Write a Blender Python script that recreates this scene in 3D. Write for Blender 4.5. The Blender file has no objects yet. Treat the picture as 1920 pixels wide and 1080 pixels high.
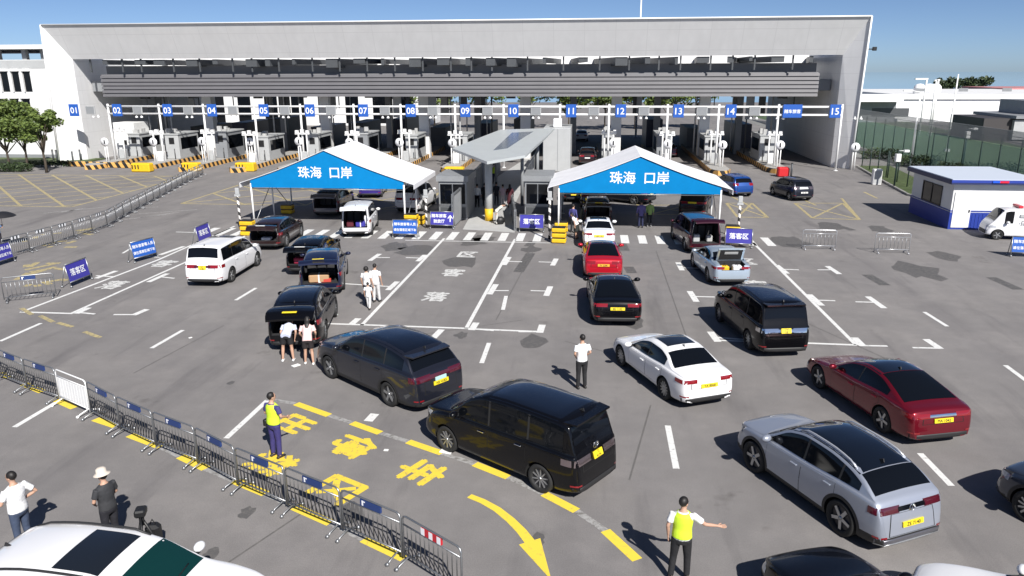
import bpy, bmesh, math, random
from mathutils import Vector, Matrix
from mathutils.bvhtree import BVHTree

R = math.radians
random.seed(7)
SC = bpy.context.scene
COL = SC.collection

# ------------------------------------------------------------------ camera
F_PX, PITCH, YAW, ROLL, CAM_H = 1420.0, R(15.99), R(5.99), R(-0.22), 9.3
cam_d = bpy.data.cameras.new("camera")
cam_d.sensor_width = 36.0
cam_d.lens = 36.0 * F_PX / 1920.0
cam_d.clip_start = 0.1
cam_d.clip_end = 3000
cam = bpy.data.objects.new("camera", cam_d)
COL.objects.link(cam)
CAM_M = (Matrix.Translation((0, 0, CAM_H)) @ Matrix.Rotation(YAW, 4, 'Z')
         @ Matrix.Rotation(math.pi / 2 - PITCH, 4, 'X') @ Matrix.Rotation(ROLL, 4, 'Z'))
cam.matrix_world = CAM_M
SC.camera = cam

# ------------------------------------------------------------------ sky, sun, exposure
SUN_EL, SUN_AZ = R(41), R(151.5)       # azimuth clockwise from +Y of the place the sun stands
w = bpy.data.worlds.new("World")
SC.world = w
w.use_nodes = True
nt = w.node_tree
sky = nt.nodes.new("ShaderNodeTexSky")
sky.sky_type = 'NISHITA'
sky.sun_disc = False
sky.sun_elevation = SUN_EL
sky.sun_rotation = SUN_AZ
sky.altitude = 0
sky.air_density = 0.42
sky.dust_density = 0.36
sky.ozone_density = 4.0
bg = nt.nodes["Background"]
bg.inputs[1].default_value = 0.07
nt.links.new(sky.outputs[0], bg.inputs[0])
sl = bpy.data.lights.new("sun", 'SUN')
sl.energy = 4.8
sl.angle = R(0.5)
sl.color = (1.0, 0.965, 0.92)
so = bpy.data.objects.new("sun", sl)
COL.objects.link(so)
sdir = Vector((math.sin(SUN_AZ) * math.cos(SUN_EL), math.cos(SUN_AZ) * math.cos(SUN_EL), math.sin(SUN_EL)))
so.rotation_euler = sdir.to_track_quat('Z', 'Y').to_euler()
so.location = (20, -30, 60)
SC.view_settings.view_transform = 'Standard'
SC.view_settings.look = 'None'
SC.view_settings.gamma = 1
SC.view_settings.exposure = 0.5
SC.cycles.max_bounces = 6
SC.cycles.use_denoising = True

# ------------------------------------------------------------------ helpers
def ray(px, py):
    d = Vector(((px - 960) / F_PX, (540 - py) / F_PX, -1.0))
    return (CAM_M.to_3x3() @ d)
def G(px, py, z=0.0):
    """photo measurement -> a point on the level plane z"""
    d = ray(px, py)
    t = (z - CAM_H) / d.z
    return Vector((d.x * t, d.y * t, z))
def PYp(px, py, Y):
    d = ray(px, py)
    t = Y / d.y
    return Vector((d.x * t, Y, CAM_H + d.z * t))

MATS = {}
def mat(name, col, rough=0.6, metal=0.0, coat=0.0, spec=0.5, noise=0.0, nscale=3.0, emit=0.0, bump=0.0, bscale=40.0, alpha=1.0, trans=0.0, coat_rough=0.03, coat_ior=1.5):
    if name in MATS:
        return MATS[name]
    m = bpy.data.materials.new(name)
    m.use_nodes = True
    n = m.node_tree.nodes
    l = m.node_tree.links
    b = n["Principled BSDF"]
    c = (col[0], col[1], col[2], 1)
    b.inputs["Base Color"].default_value = c
    b.inputs["Roughness"].default_value = rough
    b.inputs["Metallic"].default_value = metal
    b.inputs["Coat Weight"].default_value = coat
    b.inputs["Coat Roughness"].default_value = coat_rough
    b.inputs["Coat IOR"].default_value = coat_ior
    b.inputs["Specular IOR Level"].default_value = spec
    b.inputs["Alpha"].default_value = alpha
    b.inputs["Transmission Weight"].default_value = trans
    if emit:
        b.inputs["Emission Color"].default_value = c
        b.inputs["Emission Strength"].default_value = emit
    if noise or bump:
        tc = n.new("ShaderNodeTexCoord")
    if noise:
        t = n.new("ShaderNodeTexNoise")
        t.inputs["Scale"].default_value = nscale
        t.inputs["Detail"].default_value = 6
        t.inputs["Roughness"].default_value = 0.65
        l.new(tc.outputs["Object"], t.inputs["Vector"])
        mr = n.new("ShaderNodeMapRange")
        mr.inputs[1].default_value = 0.3
        mr.inputs[2].default_value = 0.7
        mr.inputs[3].default_value = 1 - noise
        mr.inputs[4].default_value = 1 + noise
        l.new(t.outputs[0], mr.inputs[0])
        mx = n.new("ShaderNodeMix")
        mx.data_type = 'RGBA'
        mx.blend_type = 'MULTIPLY'
        mx.inputs[0].default_value = 1
        mx.inputs[6].default_value = c
        l.new(mr.outputs[0], mx.inputs[7])
        l.new(mx.outputs[2], b.inputs["Base Color"])
    if bump:
        t2 = n.new("ShaderNodeTexNoise")
        t2.inputs["Scale"].default_value = bscale
        t2.inputs["Detail"].default_value = 4
        l.new(tc.outputs["Object"], t2.inputs["Vector"])
        bp = n.new("ShaderNodeBump")
        bp.inputs["Strength"].default_value = bump
        bp.inputs["Distance"].default_value = 0.02
        l.new(t2.outputs[0], bp.inputs["Height"])
        l.new(bp.outputs[0], b.inputs["Normal"])
    MATS[name] = m
    return m

class MB:
    """collects shapes for ONE mesh object"""
    def __init__(s):
        s.v, s.f, s.m, s.sm = [], [], [], []
    def add(s, vs, fs, mi=0, smooth=False):
        o = len(s.v)
        s.v += [tuple(p) for p in vs]
        for f in fs:
            s.f.append([i + o for i in f])
            s.m.append(mi)
            s.sm.append(smooth)
        return s
    def box(s, x0, x1, y0, y1, z0, z1, mi=0, M=None, ch=0.0):
        if ch > 0:
            ch = min(ch, abs(x1 - x0) * .3, abs(y1 - y0) * .3, abs(z1 - z0) * .3)
            vs, idx = [], {}
            for ix, sx in ((x0, 1), (x1, -1)):
                for iy, sy in ((y0, 1), (y1, -1)):
                    for iz, sz in ((z0, 1), (z1, -1)):
                        k = (sx, sy, sz)
                        idx[k, 0] = len(vs); vs.append((ix, iy + sy * ch, iz + sz * ch))
                        idx[k, 1] = len(vs); vs.append((ix + sx * ch, iy, iz + sz * ch))
                        idx[k, 2] = len(vs); vs.append((ix + sx * ch, iy + sy * ch, iz))
            bm = bmesh.new()
            for p in vs: bm.verts.new(p)
            bmesh.ops.convex_hull(bm, input=bm.verts)
            bm.verts.index_update()
            vv = [Vector(v.co) for v in bm.verts]
            ff = [[v.index for v in f.verts] for f in bm.faces]
            bm.free()
            if M is not None: vv = [M @ v for v in vv]
            return s.add(vv, ff, mi)
        vs = [Vector(p) for p in ((x0, y0, z0), (x1, y0, z0), (x1, y1, z0), (x0, y1, z0), (x0, y0, z1), (x1, y0, z1), (x1, y1, z1), (x0, y1, z1))]
        if M is not None: vs = [M @ v for v in vs]
        return s.add(vs, [(3, 2, 1, 0), (4, 5, 6, 7), (0, 1, 5, 4), (1, 2, 6, 5), (2, 3, 7, 6), (3, 0, 4, 7)], mi)
    def tube(s, pts, r, n=8, mi=0, caps=True, side=None, smooth=True):
        """swept tube; r = number, list of numbers or list of (a,b) with a along SIDE"""
        pts = [Vector(p) for p in pts]
        k = len(pts)
        rs = r if isinstance(r, (list, tuple)) else [r] * k
        vs, fs = [], []
        prev = None
        for i, p in enumerate(pts):
            t = (pts[min(i + 1, k - 1)] - pts[max(i - 1, 0)])
            t = t.normalized() if t.length > 1e-9 else Vector((0, 0, 1))
            if side is not None:
                a = Vector(side)
                a = a - t * a.dot(t)
                if a.length < 1e-4: a = t.orthogonal()
            elif prev is None:
                a = t.orthogonal()
            else:
                a = prev - t * prev.dot(t)
            a.normalize()
            prev = a
            b = t.cross(a)
            ra, rb = rs[i] if isinstance(rs[i], (tuple, list)) else (rs[i], rs[i])
            for j in range(n):
                q = 2 * math.pi * j / n
                vs.append(p + a * (ra * math.cos(q)) + b * (rb * math.sin(q)))
        for i in range(k - 1):
            for j in range(n):
                fs.append((i * n + j, i * n + (j + 1) % n, (i + 1) * n + (j + 1) % n, (i + 1) * n + j))
        if caps:
            fs.append(tuple(range(n - 1, -1, -1)))
            fs.append(tuple(range((k - 1) * n, k * n)))
        return s.add(vs, fs, mi, smooth)
    def lathe(s, prof, n=24, mi=0, M=None, smooth=True, close=False):
        vs, fs = [], []
        k = len(prof)
        for (r, z) in prof:
            for j in range(n):
                q = 2 * math.pi * j / n
                vs.append(Vector((r * math.cos(q), r * math.sin(q), z)))
        for i in range(k - 1):
            for j in range(n):
                fs.append((i * n + j, i * n + (j + 1) % n, (i + 1) * n + (j + 1) % n, (i + 1) * n + j))
        if close:
            fs.append(tuple(range(n - 1, -1, -1)))
            fs.append(tuple(range((k - 1) * n, k * n)))
        if M is not None: vs = [M @ v for v in vs]
        return s.add(vs, fs, mi, smooth)
    def ball(s, c, r, n=10, mi=0, M=None):
        rx, ry, rz = r if isinstance(r, (tuple, list)) else (r, r, r)
        vs, fs = [], []
        for i in range(n + 1):
            th = math.pi * i / n
            for j in range(2 * n):
                q = math.pi * j / n
                v = Vector((rx * math.sin(th) * math.cos(q), ry * math.sin(th) * math.sin(q), rz * math.cos(th)))
                if M is not None: v = M @ v
                vs.append(v + Vector(c))
        w2 = 2 * n
        for i in range(n):
            for j in range(w2):
                fs.append((i * w2 + j, (i + 1) * w2 + j, (i + 1) * w2 + (j + 1) % w2, i * w2 + (j + 1) % w2))
        return s.add(vs, fs, mi, True)
    def prism(s, poly, h0, h1, mi=0, M=None):
        """poly in x,y extruded from z=h0 to h1"""
        n = len(poly)
        vs = [Vector((p[0], p[1], h0)) for p in poly] + [Vector((p[0], p[1], h1)) for p in poly]
        if M is not None: vs = [M @ v for v in vs]
        fs = [tuple(range(n - 1, -1, -1)), tuple(range(n, 2 * n))]
        for i in range(n):
            fs.append((i, (i + 1) % n, n + (i + 1) % n, n + i))
        return s.add(vs, fs, mi)
    def quad(s, a, b, c, d, mi=0):
        return s.add([a, b, c, d], [(0, 1, 2, 3)], mi)
    def mesh(s, name, mats):
        me = bpy.data.meshes.new(name)
        me.from_pydata(s.v, [], s.f)
        for m in (mats if isinstance(mats, (list, tuple)) else [mats]):
            me.materials.append(m)
        me.polygons.foreach_set("material_index", s.m)
        me.polygons.foreach_set("use_smooth", s.sm)
        me.update()
        return me
    def build(s, name, mats, parent=None, fix=True):
        me = s.mesh(name, mats)
        if fix:
            bm = bmesh.new(); bm.from_mesh(me)
            bmesh.ops.remove_doubles(bm, verts=bm.verts, dist=1e-5)
            bmesh.ops.recalc_face_normals(bm, faces=bm.faces)
            bm.to_mesh(me); bm.free()
        return link(name, me, parent)

def link(name, me, parent=None):
    o = bpy.data.objects.new(name, me)
    COL.objects.link(o)
    if parent is not None: o.parent = parent
    return o
def tag(o, label=None, cat=None, group=None, kind=None):
    if label: o["label"] = label
    if cat: o["category"] = cat
    if group: o["group"] = group
    if kind: o["kind"] = kind
    return o
def empty(name, loc=(0, 0, 0), rz=0.0, label=None, cat=None, group=None):
    o = bpy.data.objects.new(name, None)
    COL.objects.link(o)
    o.empty_display_size = 0.2
    o.location = loc
    o.rotation_euler = (0, 0, rz)
    return tag(o, label, cat, group)
def copy_tree(o, parent=None):
    c = o.copy()
    COL.objects.link(c)
    c.parent = parent
    for ch in list(o.children):
        copy_tree(ch, c)
    return c
TXT = {}
def text_mb(txt, size, mb=None, M=None, mi=0, bold=0.0, sx=1.0, sy=1.0, thick=0.0, align='CENTER'):
    """flat lettering in the xy plane, centred, as mesh data in an MB"""
    key = (txt, align)
    if key not in TXT:
        cu = bpy.data.curves.new("t", 'FONT')
        cu.body = txt
        cu.align_x = align
        cu.align_y = 'CENTER'
        cu.size = 1.0
        cu.resolution_u = 3
        ob = bpy.data.objects.new("t", cu)
        COL.objects.link(ob)
        dg = bpy.context.evaluated_depsgraph_get()
        me = bpy.data.meshes.new_from_object(ob.evaluated_get(dg))
        vs = [Vector(v.co) for v in me.vertices]
        fs = [tuple(p.vertices) for p in me.polygons]
        bpy.data.objects.remove(ob)
        bpy.data.curves.remove(cu)
        bpy.data.meshes.remove(me)
        if vs:
            x0 = min(v.x for v in vs); x1 = max(v.x for v in vs); y0 = min(v.y for v in vs); y1 = max(v.y for v in vs)
            c = Vector(((x0 + x1) / 2 if align == 'CENTER' else x0, (y0 + y1) / 2, 0))
            vs = [v - c for v in vs]
        TXT[key] = (vs, fs)
    vs, fs = TXT[key]
    mb = mb or MB()
    M = M or Matrix()
    # heavier strokes: the same glyphs laid again, shifted by BOLD, each a hair above the last
    sh = [(0, 0)] + ([(bold, 0), (-bold, 0), (0, bold), (0, -bold)] if bold else [])
    for i, (dx, dy) in enumerate(sh):
        mb.add([M @ Vector(((v.x + dx) * size * sx, (v.y + dy) * size * sy, .0004 * i)) for v in vs], fs, mi)
    return mb

# ------------------------------------------------------------------ shared materials
def asphalt_mat():
    m = bpy.data.materials.new("asphalt"); m.use_nodes = True
    n, l = m.node_tree.nodes, m.node_tree.links
    b = n["Principled BSDF"]
    b.inputs["Roughness"].default_value = 0.85
    b.inputs["Specular IOR Level"].default_value = 0.35
    tc = n.new("ShaderNodeTexCoord")
    def noise(scale, detail, rough=0.6, mp=None):
        t = n.new("ShaderNodeTexNoise")
        t.inputs["Scale"].default_value = scale
        t.inputs["Detail"].default_value = detail
        t.inputs["Roughness"].default_value = rough
        src = tc.outputs["Object"]
        if mp:
            k = n.new("ShaderNodeMapping"); k.inputs["Scale"].default_value = mp
            l.new(src, k.inputs[0]); src = k.outputs[0]
        l.new(src, t.inputs["Vector"])
        return t.outputs[0]
    def ramp(src, stops):
        r = n.new("ShaderNodeValToRGB")
        e = r.color_ramp.elements
        e[0].position, e[0].color = stops[0][0], (*stops[0][1], 1)
        e[1].position, e[1].color = stops[1][0], (*stops[1][1], 1)
        for p, c in stops[2:]:
            q = e.new(p); q.color = (*c, 1)
        l.new(src, r.inputs[0]); return r.outputs[0]
    def mul(a, bb, f=1.0):
        x = n.new("ShaderNodeMix"); x.data_type = 'RGBA'; x.blend_type = 'MULTIPLY'
        x.inputs[0].default_value = f
        l.new(a, x.inputs[6]); l.new(bb, x.inputs[7]); return x.outputs[2]
    base = ramp(noise(0.09, 5), [(0.3, (.184, .174, .169)), (0.7, (.21, .199, .194))])
    grain = ramp(noise(38, 3, 0.8), [(0.3, (.82, .82, .82)), (0.7, (1.16, 1.16, 1.16))])
    mid = ramp(noise(1.3, 6), [(0.3, (.93, .93, .93)), (0.7, (1.06, 1.06, 1.06))])
    # tyre-dark drive lines running along the lanes
    st = ramp(noise(1.0, 3, .5, (0.55, 0.03, 1)), [(0.36, (.92, .92, .93)), (0.56, (1.03, 1.03, 1.03))])
    # oil stains
    stain = ramp(noise(0.42, 4, .7), [(0.25, (.62, .61, .6)), (0.36, (1, 1, 1))])
    # paler scuffed areas and slanting tyre sweeps
    scuff = ramp(noise(0.23, 7, .72), [(0.47, (1, 1, 1)), (0.68, (1.2, 1.19, 1.17))])
    sweep = ramp(noise(1.0, 4, .6, (0.9, 0.12, 1)), [(0.3, (.8, .8, .81)), (0.43, (1, 1, 1))])
    c = mul(mul(mul(mul(mul(mul(base, grain), mid), st), stain), scuff), sweep)
    l.new(c, b.inputs["Base Color"])
    bp = n.new("ShaderNodeBump"); bp.inputs["Strength"].default_value = 0.25; bp.inputs["Distance"].default_value = 0.01
    l.new(noise(60, 2, .7), bp.inputs["Height"]); l.new(bp.outputs[0], b.inputs["Normal"])
    return m

def panel_mat(name, col, step, axis=0, rough=.5, seam=.87, off=0.0):
    m = mat(name, col, rough, noise=.035, nscale=.45)
    n, l = m.node_tree.nodes, m.node_tree.links
    b = n["Principled BSDF"]
    src = b.inputs["Base Color"].links[0].from_socket
    tc = n.new("ShaderNodeTexCoord"); sp = n.new("ShaderNodeSeparateXYZ"); l.new(tc.outputs["Object"], sp.inputs[0])
    f = None
    for ax, st in ((axis, step), (2, step * .62)):
        d = n.new("ShaderNodeMath"); d.operation = 'DIVIDE'; d.inputs[1].default_value = st; l.new(sp.outputs[ax], d.inputs[0])
        fr = n.new("ShaderNodeMath"); fr.operation = 'FRACT'; l.new(d.outputs[0], fr.inputs[0])
        lt = n.new("ShaderNodeMath"); lt.operation = 'LESS_THAN'; lt.inputs[1].default_value = .045 / st; l.new(fr.outputs[0], lt.inputs[0])
        if f is None: f = lt.outputs[0]
        else:
            mx = n.new("ShaderNodeMath"); mx.operation = 'MAXIMUM'; l.new(f, mx.inputs[0]); l.new(lt.outputs[0], mx.inputs[1]); f = mx.outputs[0]
    # rain streaks down the panels
    mp = n.new("ShaderNodeMapping"); mp.inputs["Scale"].default_value = (1.2, 1.2, .07); l.new(tc.outputs["Object"], mp.inputs[0])
    nz = n.new("ShaderNodeTexNoise"); nz.inputs["Scale"].default_value = 1.5; nz.inputs["Detail"].default_value = 5; l.new(mp.outputs[0], nz.inputs["Vector"])
    r = n.new("ShaderNodeMapRange"); r.inputs[1].default_value = .3; r.inputs[2].default_value = .7; r.inputs[3].default_value = .965; r.inputs[4].default_value = 1.02; l.new(nz.outputs[0], r.inputs[0])
    mu = n.new("ShaderNodeMix"); mu.data_type = 'RGBA'; mu.blend_type = 'MULTIPLY'; mu.inputs[0].default_value = 1; l.new(src, mu.inputs[6]); l.new(r.outputs[0], mu.inputs[7])
    mz = n.new("ShaderNodeMix"); mz.data_type = 'RGBA'; l.new(f, mz.inputs[0]); l.new(mu.outputs[2], mz.inputs[6])
    mz.inputs[7].default_value = (col[0] * seam, col[1] * seam, col[2] * seam, 1)
    l.new(mz.outputs[2], b.inputs["Base Color"])
    return m
def worn_paint(name, col, wear=0.5):
    m = bpy.data.materials.new(name); m.use_nodes = True
    n, l = m.node_tree.nodes, m.node_tree.links
    b = n["Principled BSDF"]; b.inputs["Roughness"].default_value = 0.7
    tc = n.new("ShaderNodeTexCoord")
    t = n.new("ShaderNodeTexNoise"); t.inputs["Scale"].default_value = 7; t.inputs["Detail"].default_value = 8; t.inputs["Roughness"].default_value = .75
    l.new(tc.outputs["Object"], t.inputs["Vector"])
    r = n.new("ShaderNodeValToRGB")
    e = r.color_ramp.elements
    e[0].position = wear - .14; e[0].color = (.16, .15, .14, 1)
    e[1].position = wear + .04; e[1].color = (*col, 1)
    l.new(t.outputs[0], r.inputs[0]); l.new(r.outputs[0], b.inputs["Base Color"])
    return m

M_ASPH = asphalt_mat()
M_WPAINT = worn_paint("white_road_paint", (.7, .7, .68), .42)
M_WLET = worn_paint("worn_white_lettering", (.62, .62, .6), .46)
M_YLET = worn_paint("worn_yellow_lettering", (.78, .58, .06), .43)
M_WFADE = worn_paint("faded_white_road_paint", (.36, .355, .345), .52)
M_YPAINT = worn_paint("yellow_road_paint", (.8, .6, .06), .4)
M_YFADE = worn_paint("faded_yellow_road_paint", (.46, .38, .18), .5)
M_WHITE = mat("white_coated_metal", (.8, .8, .79), .45, noise=.04, nscale=2)
M_WALL = mat("white_wall_panel", (.72, .72, .71), .6, noise=.05, nscale=.6)
M_LGREY = mat("light_grey_panel", (.42, .43, .43), .5, noise=.06, nscale=1.2)
M_GREY = mat("grey_panel", (.24, .25, .26), .5, noise=.08, nscale=1.5)
M_DGREY = mat("dark_grey_metal", (.07, .075, .08), .5, noise=.08, nscale=2)
M_STEEL = mat("dull_steel", (.32, .33, .34), .38, metal=.75, noise=.1, nscale=6)
M_DSTEEL = mat("dark_weathered_steel", (.085, .085, .085), .45, metal=.4, noise=.15, nscale=6)
M_BLACK = mat("black_plastic", (.014, .014, .015), .5)
M_RUBBER = mat("tyre_rubber", (.018, .018, .018), .8, noise=.2, nscale=10)
M_GLASS = mat("dark_tinted_glass", (.004, .005, .007), .05, spec=.4)
M_BLUE = mat("blue_sign_face", (.02, .1, .42), .45)
M_VIOLET = mat("violet_blue_sign_face", (.045, .04, .3), .45)
M_SKYBLUE = mat("sky_blue_canvas", (.003, .19, .46), .85, spec=.1, noise=.07, nscale=1.2, bump=.5, bscale=1.3)
M_CANVAS = mat("white_canvas", (.76, .76, .78), .75, noise=.06, nscale=1.0, bump=.6, bscale=1.1)
M_LETTER = mat("white_lettering", (.82, .83, .85), .5)
M_YELLOW = mat("safety_yellow", (.75, .46, .015), .5, noise=.12, nscale=4)
M_RED = mat("safety_red", (.55, .015, .02), .5)
M_CONC = mat("pale_concrete", (.34, .33, .31), .85, noise=.12, nscale=2, bump=.2)
M_PAVE = mat("pale_paving", (.42, .42, .41), .8, noise=.1, nscale=1.5)
# ------------------------------------------------------------------ SETTING: ground, markings
g = MB()
g.quad((-400, -60, 0), (400, -60, 0), (400, 240, 0), (-400, 240, 0))
tag(g.build("ground", M_ASPH), kind='structure')
M_SEA = mat("calm_pale_sea", (.2, .3, .38), .06, spec=.6)
g = MB()
g.quad((-6000, 200, -1.2), (6000, 200, -1.2), (6000, 9000, -1.2), (-6000, 9000, -1.2))
tag(g.build("sea", M_SEA), kind='structure')

def strip(mb, a, b, wd=0.15, z=0.004, mi=0):
    a = Vector((a[0], a[1], z)); b = Vector((b[0], b[1], z))
    d = (b - a).normalized()
    n = Vector((-d.y, d.x, 0)) * wd / 2
    mb.quad(a - n, b - n, b + n, a + n, mi)
def pstrip(mb, p, wd=0.15, z=0.004):
    strip(mb, G(p[0], p[1]), G(p[2], p[3]), wd, z)

wm = MB()
for p in [(833,447,678,610),(966,448,874,616),(618,607,880,616),(888,617,1013,622),(1412,455,1605,647),(1500,643,1606,647),(1345,633,1440,640),
          (40,585,295,488),(295,488,440,424),(135,587,345,493),(345,493,470,438),(38,585,137,588)]:
    pstrip(wm, p, .15)
for p in [(955,482,945,497),(1043,485,1036,498),(930,533,918,552),(1032,537,1024,555),(1017,609,1012,624),(893,605,884,619),
          (712,476,693,489),(797,478,783,490),(745,528,727,544),(828,618,812,634),(703,776,690,790),(672,597,658,609),
          (1456,497,1476,513),(1551,499,1574,514),(1517,552,1541,573),(1627,556,1658,578),(1602,633,1618,649),(1736,636,1763,654),
          (1271,492,1279,507),(1293,546,1306,566),(1332,622,1346,641),(167,577,143,588),(276,580,250,591),(314,513,278,529),
          (218,508,180,522),(300,478,345,462)]:
    pstrip(wm, p, .26, .0045)
for p in [(950,490,979,491),(1010,491,1040,492),(924,545,954,545),(995,545,1029,546),(972,622,1013,622),(890,617,926,620),
          (703,483,731,483),(761,483,789,484),(645,532,740,538),(1467,505,1498,506),(1533,506,1562,506),(1534,563,1566,564),(1604,566,1640,567),
          (1612,648,1664,649),(1711,652,1762,653),(1276,502,1312,503),(1300,556,1340,557),(1340,638,1396,640),(148,586,178,589),(213,590,252,590),
          (300,519,327,522),(270,480,300,483),(180,517,214,519),(330,435,365,436),(230,475,250,463)]:
    pstrip(wm, p, .13, .005)
for p in [(949,555,943,581),(917,643,903,681),(1252,798,1268,879),(480,540,442,563),(343,619,284,653),(502,750,424,822),(108,753,27,801),(77,606,0,640),
          (1733,585,1776,612),(1885,685,1935,722),(1725,850,1784,911),(1560,668,1580,687)]:
    pstrip(wm, p, .16)
# zebra crossing in front of the tents
x = -23.0
while x < 10.5:
    if not (-1.9 < x < 1.2):
        strip(wm, (x, 41.9), (x, 44.1), .46, .004)
    x += 1.0
strip(wm, (-10.5, 41.6), (-1.5, 41.6), .12, .0045)
tag(wm.build("white_road_marking", M_WPAINT), kind='structure')
# white road lettering (read by drivers heading for the gate)
wt = MB()
def ground_text(mb, ch, px, py, size, head, ys=1.6, bold=.02, z=.005):
    p = G(px, py, z)
    M = Matrix.Translation(p) @ Matrix.Rotation(-head, 4, 'Z')
    text_mb(ch, size, mb, M, bold=bold, sy=ys)
for ch, px, py in (("落", 817, 556), ("客", 850, 511), ("区", 877, 477)):
    ground_text(wt, ch, px, py, 1.08, R(2), 1.3, .038)
for ch, px, py in (("落", 212, 534), ("客", 308, 494), ("区", 388, 457), ("落", 1440, 588), ("客", 1418, 533), ("区", 1398, 490)):
    ground_text(wt, ch, px, py, 1.08, R(2), 1.3, .038)
tag(wt.build("white_road_lettering", M_WLET), kind='structure')

ym = MB()
for p in [(555,757,617,779),(660,793,713,812),(765,828,829,850),(890,870,953,895),(1020,926,1081,958),(1135,995,1195,1050),
          (45,720,80,735),(106,750,140,765),(178,786,220,800),(243,816,301,838),(338,856,386,879),(438,901,498,926),(552,951,620,981),(682,1011,758,1047),
          (0,700,18,708)]:
    pstrip(ym, p, .24, .0045)
# curved turning arrow
arc = [G(*q) for q in ((880, 930), (905, 940), (932, 955), (957, 975), (978, 996), (995, 1018))]
arc = [Vector((q.x, q.y, .0045)) for q in arc]
for i in range(len(arc) - 1):
    def nrm(k):
        t = (arc[min(k + 1, len(arc) - 1)] - arc[max(k - 1, 0)]).normalized()
        return Vector((-t.y, t.x, 0)) * (.085 + .03 * k / 5)
    ym.quad(arc[i] - nrm(i), arc[i + 1] - nrm(i + 1), arc[i + 1] + nrm(i + 1), arc[i] + nrm(i))
hd = [G(*q, .005) for q in ((973, 1021), (1013, 1009), (1034, 1088))]
ym.add(hd, [(0, 1, 2)])
tag(ym.build("yellow_road_marking", M_YPAINT), kind='structure')
yt = MB()
hd = math.atan2(*(G(757, 1047) - G(438, 901)).xy)          # direction the lane runs
for ch, px, py in (("出", 552, 795), ("停", 662, 836), ("车", 790, 885), ("禁", 510, 868), ("区", 632, 918)):
    ground_text(yt, ch, px, py, 1.1, hd, 1.12, .042)
tag(yt.build("yellow_road_lettering", M_YLET), kind='structure')

wf = MB()
for p in [(617,779,660,793),(713,812,765,828),(829,850,890,870),(953,895,1020,926),(1081,958,1135,995),(500,748,555,757),(498,926,552,951),(301,838,338,856),(386,879,438,901),(620,981,682,1011),
          (205,392,297,388),(335,398,262,408),(232,412,312,402),(370,393,260,401),(80,400,200,388),(115,398,160,390)]:
    pstrip(wf, p, .17, .0042)
tag(wf.build("faded_white_road_marking", M_WFADE), kind='structure')

yf = MB()
def box_hatch(x0, x1, y0, y1, sp, diag=True):
    for (a, b) in (((x0, y0), (x1, y0)), ((x1, y0), (x1, y1)), ((x1, y1), (x0, y1)), ((x0, y1), (x0, y0))):
        strip(yf, a, b, .2, .0044)
    if not diag: return
    wd, hg = x1 - x0, y1 - y0
    for s in (1, -1):
        k = -hg
        while k < wd:
            # line x = x0 + k + t, y = y0 + t (mirrored when s = -1)
            t0, t1 = max(0, -k), min(hg, wd - k)
            if t1 - t0 > .5:
                A = (x0 + k + t0, y0 + t0); B = (x0 + k + t1, y0 + t1)
                if s < 0:
                    A = (x1 + x0 - A[0], A[1]); B = (x1 + x0 - B[0], B[1])
                strip(yf, A, B, .2, .004 if s > 0 else .0036)
            k += sp
box_hatch(-56, -37.2, 50.5, 67, 3.4)
box_hatch(-30, -20.5, 52.5, 62, 4.7)
box_hatch(-19.5, -12, 51.5, 60.5, 4.5)
for (a, b, c, d) in (((1490, 381), (1580, 381), (1612, 412), (1523, 409)), ((1362, 381), (1410, 381), (1440, 408), (1383, 407)), ((1215, 385), (1290, 384), (1305, 402), (1220, 402))):
    q = [G(*t) for t in (a, b, c, d)]
    for i in range(4): strip(yf, q[i], q[(i + 1) % 4], .18, .0044)
    strip(yf, q[0], q[2], .16, .004); strip(yf, q[1], q[3], .16, .0036)
for p in [(1340,352,1400,383),(1400,383,1412,392),(1505,374,1530,385),(1187,372,1205,398),(1100,352,1085,420),(1620,360,1645,372),(1578,372,1612,412),
          (75,592,100,604),(108,605,136,613),(158,622,188,633),(40,578,60,590)]:
    pstrip(yf, p, .18, .0045)
for (px, py, s) in ((70, 445, 1.7), (120, 455, 1.7), (155, 435, 1.5), (45, 505, 1.8), (85, 514, 2.0), (80, 532, 1.4)):
    q = G(px, py)
    for k in range(5):
        a = Vector((q.x + random.uniform(-.5, .5) * s, q.y + random.uniform(-.7, .7) * s))
        b = a + Vector((random.uniform(-.2, .5) * s, random.uniform(-.3, .9) * s))
        strip(yf, a, b, .3, .0036 + .0003 * k)
tag(yf.build("faded_yellow_road_marking", M_YFADE), kind='structure')

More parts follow.
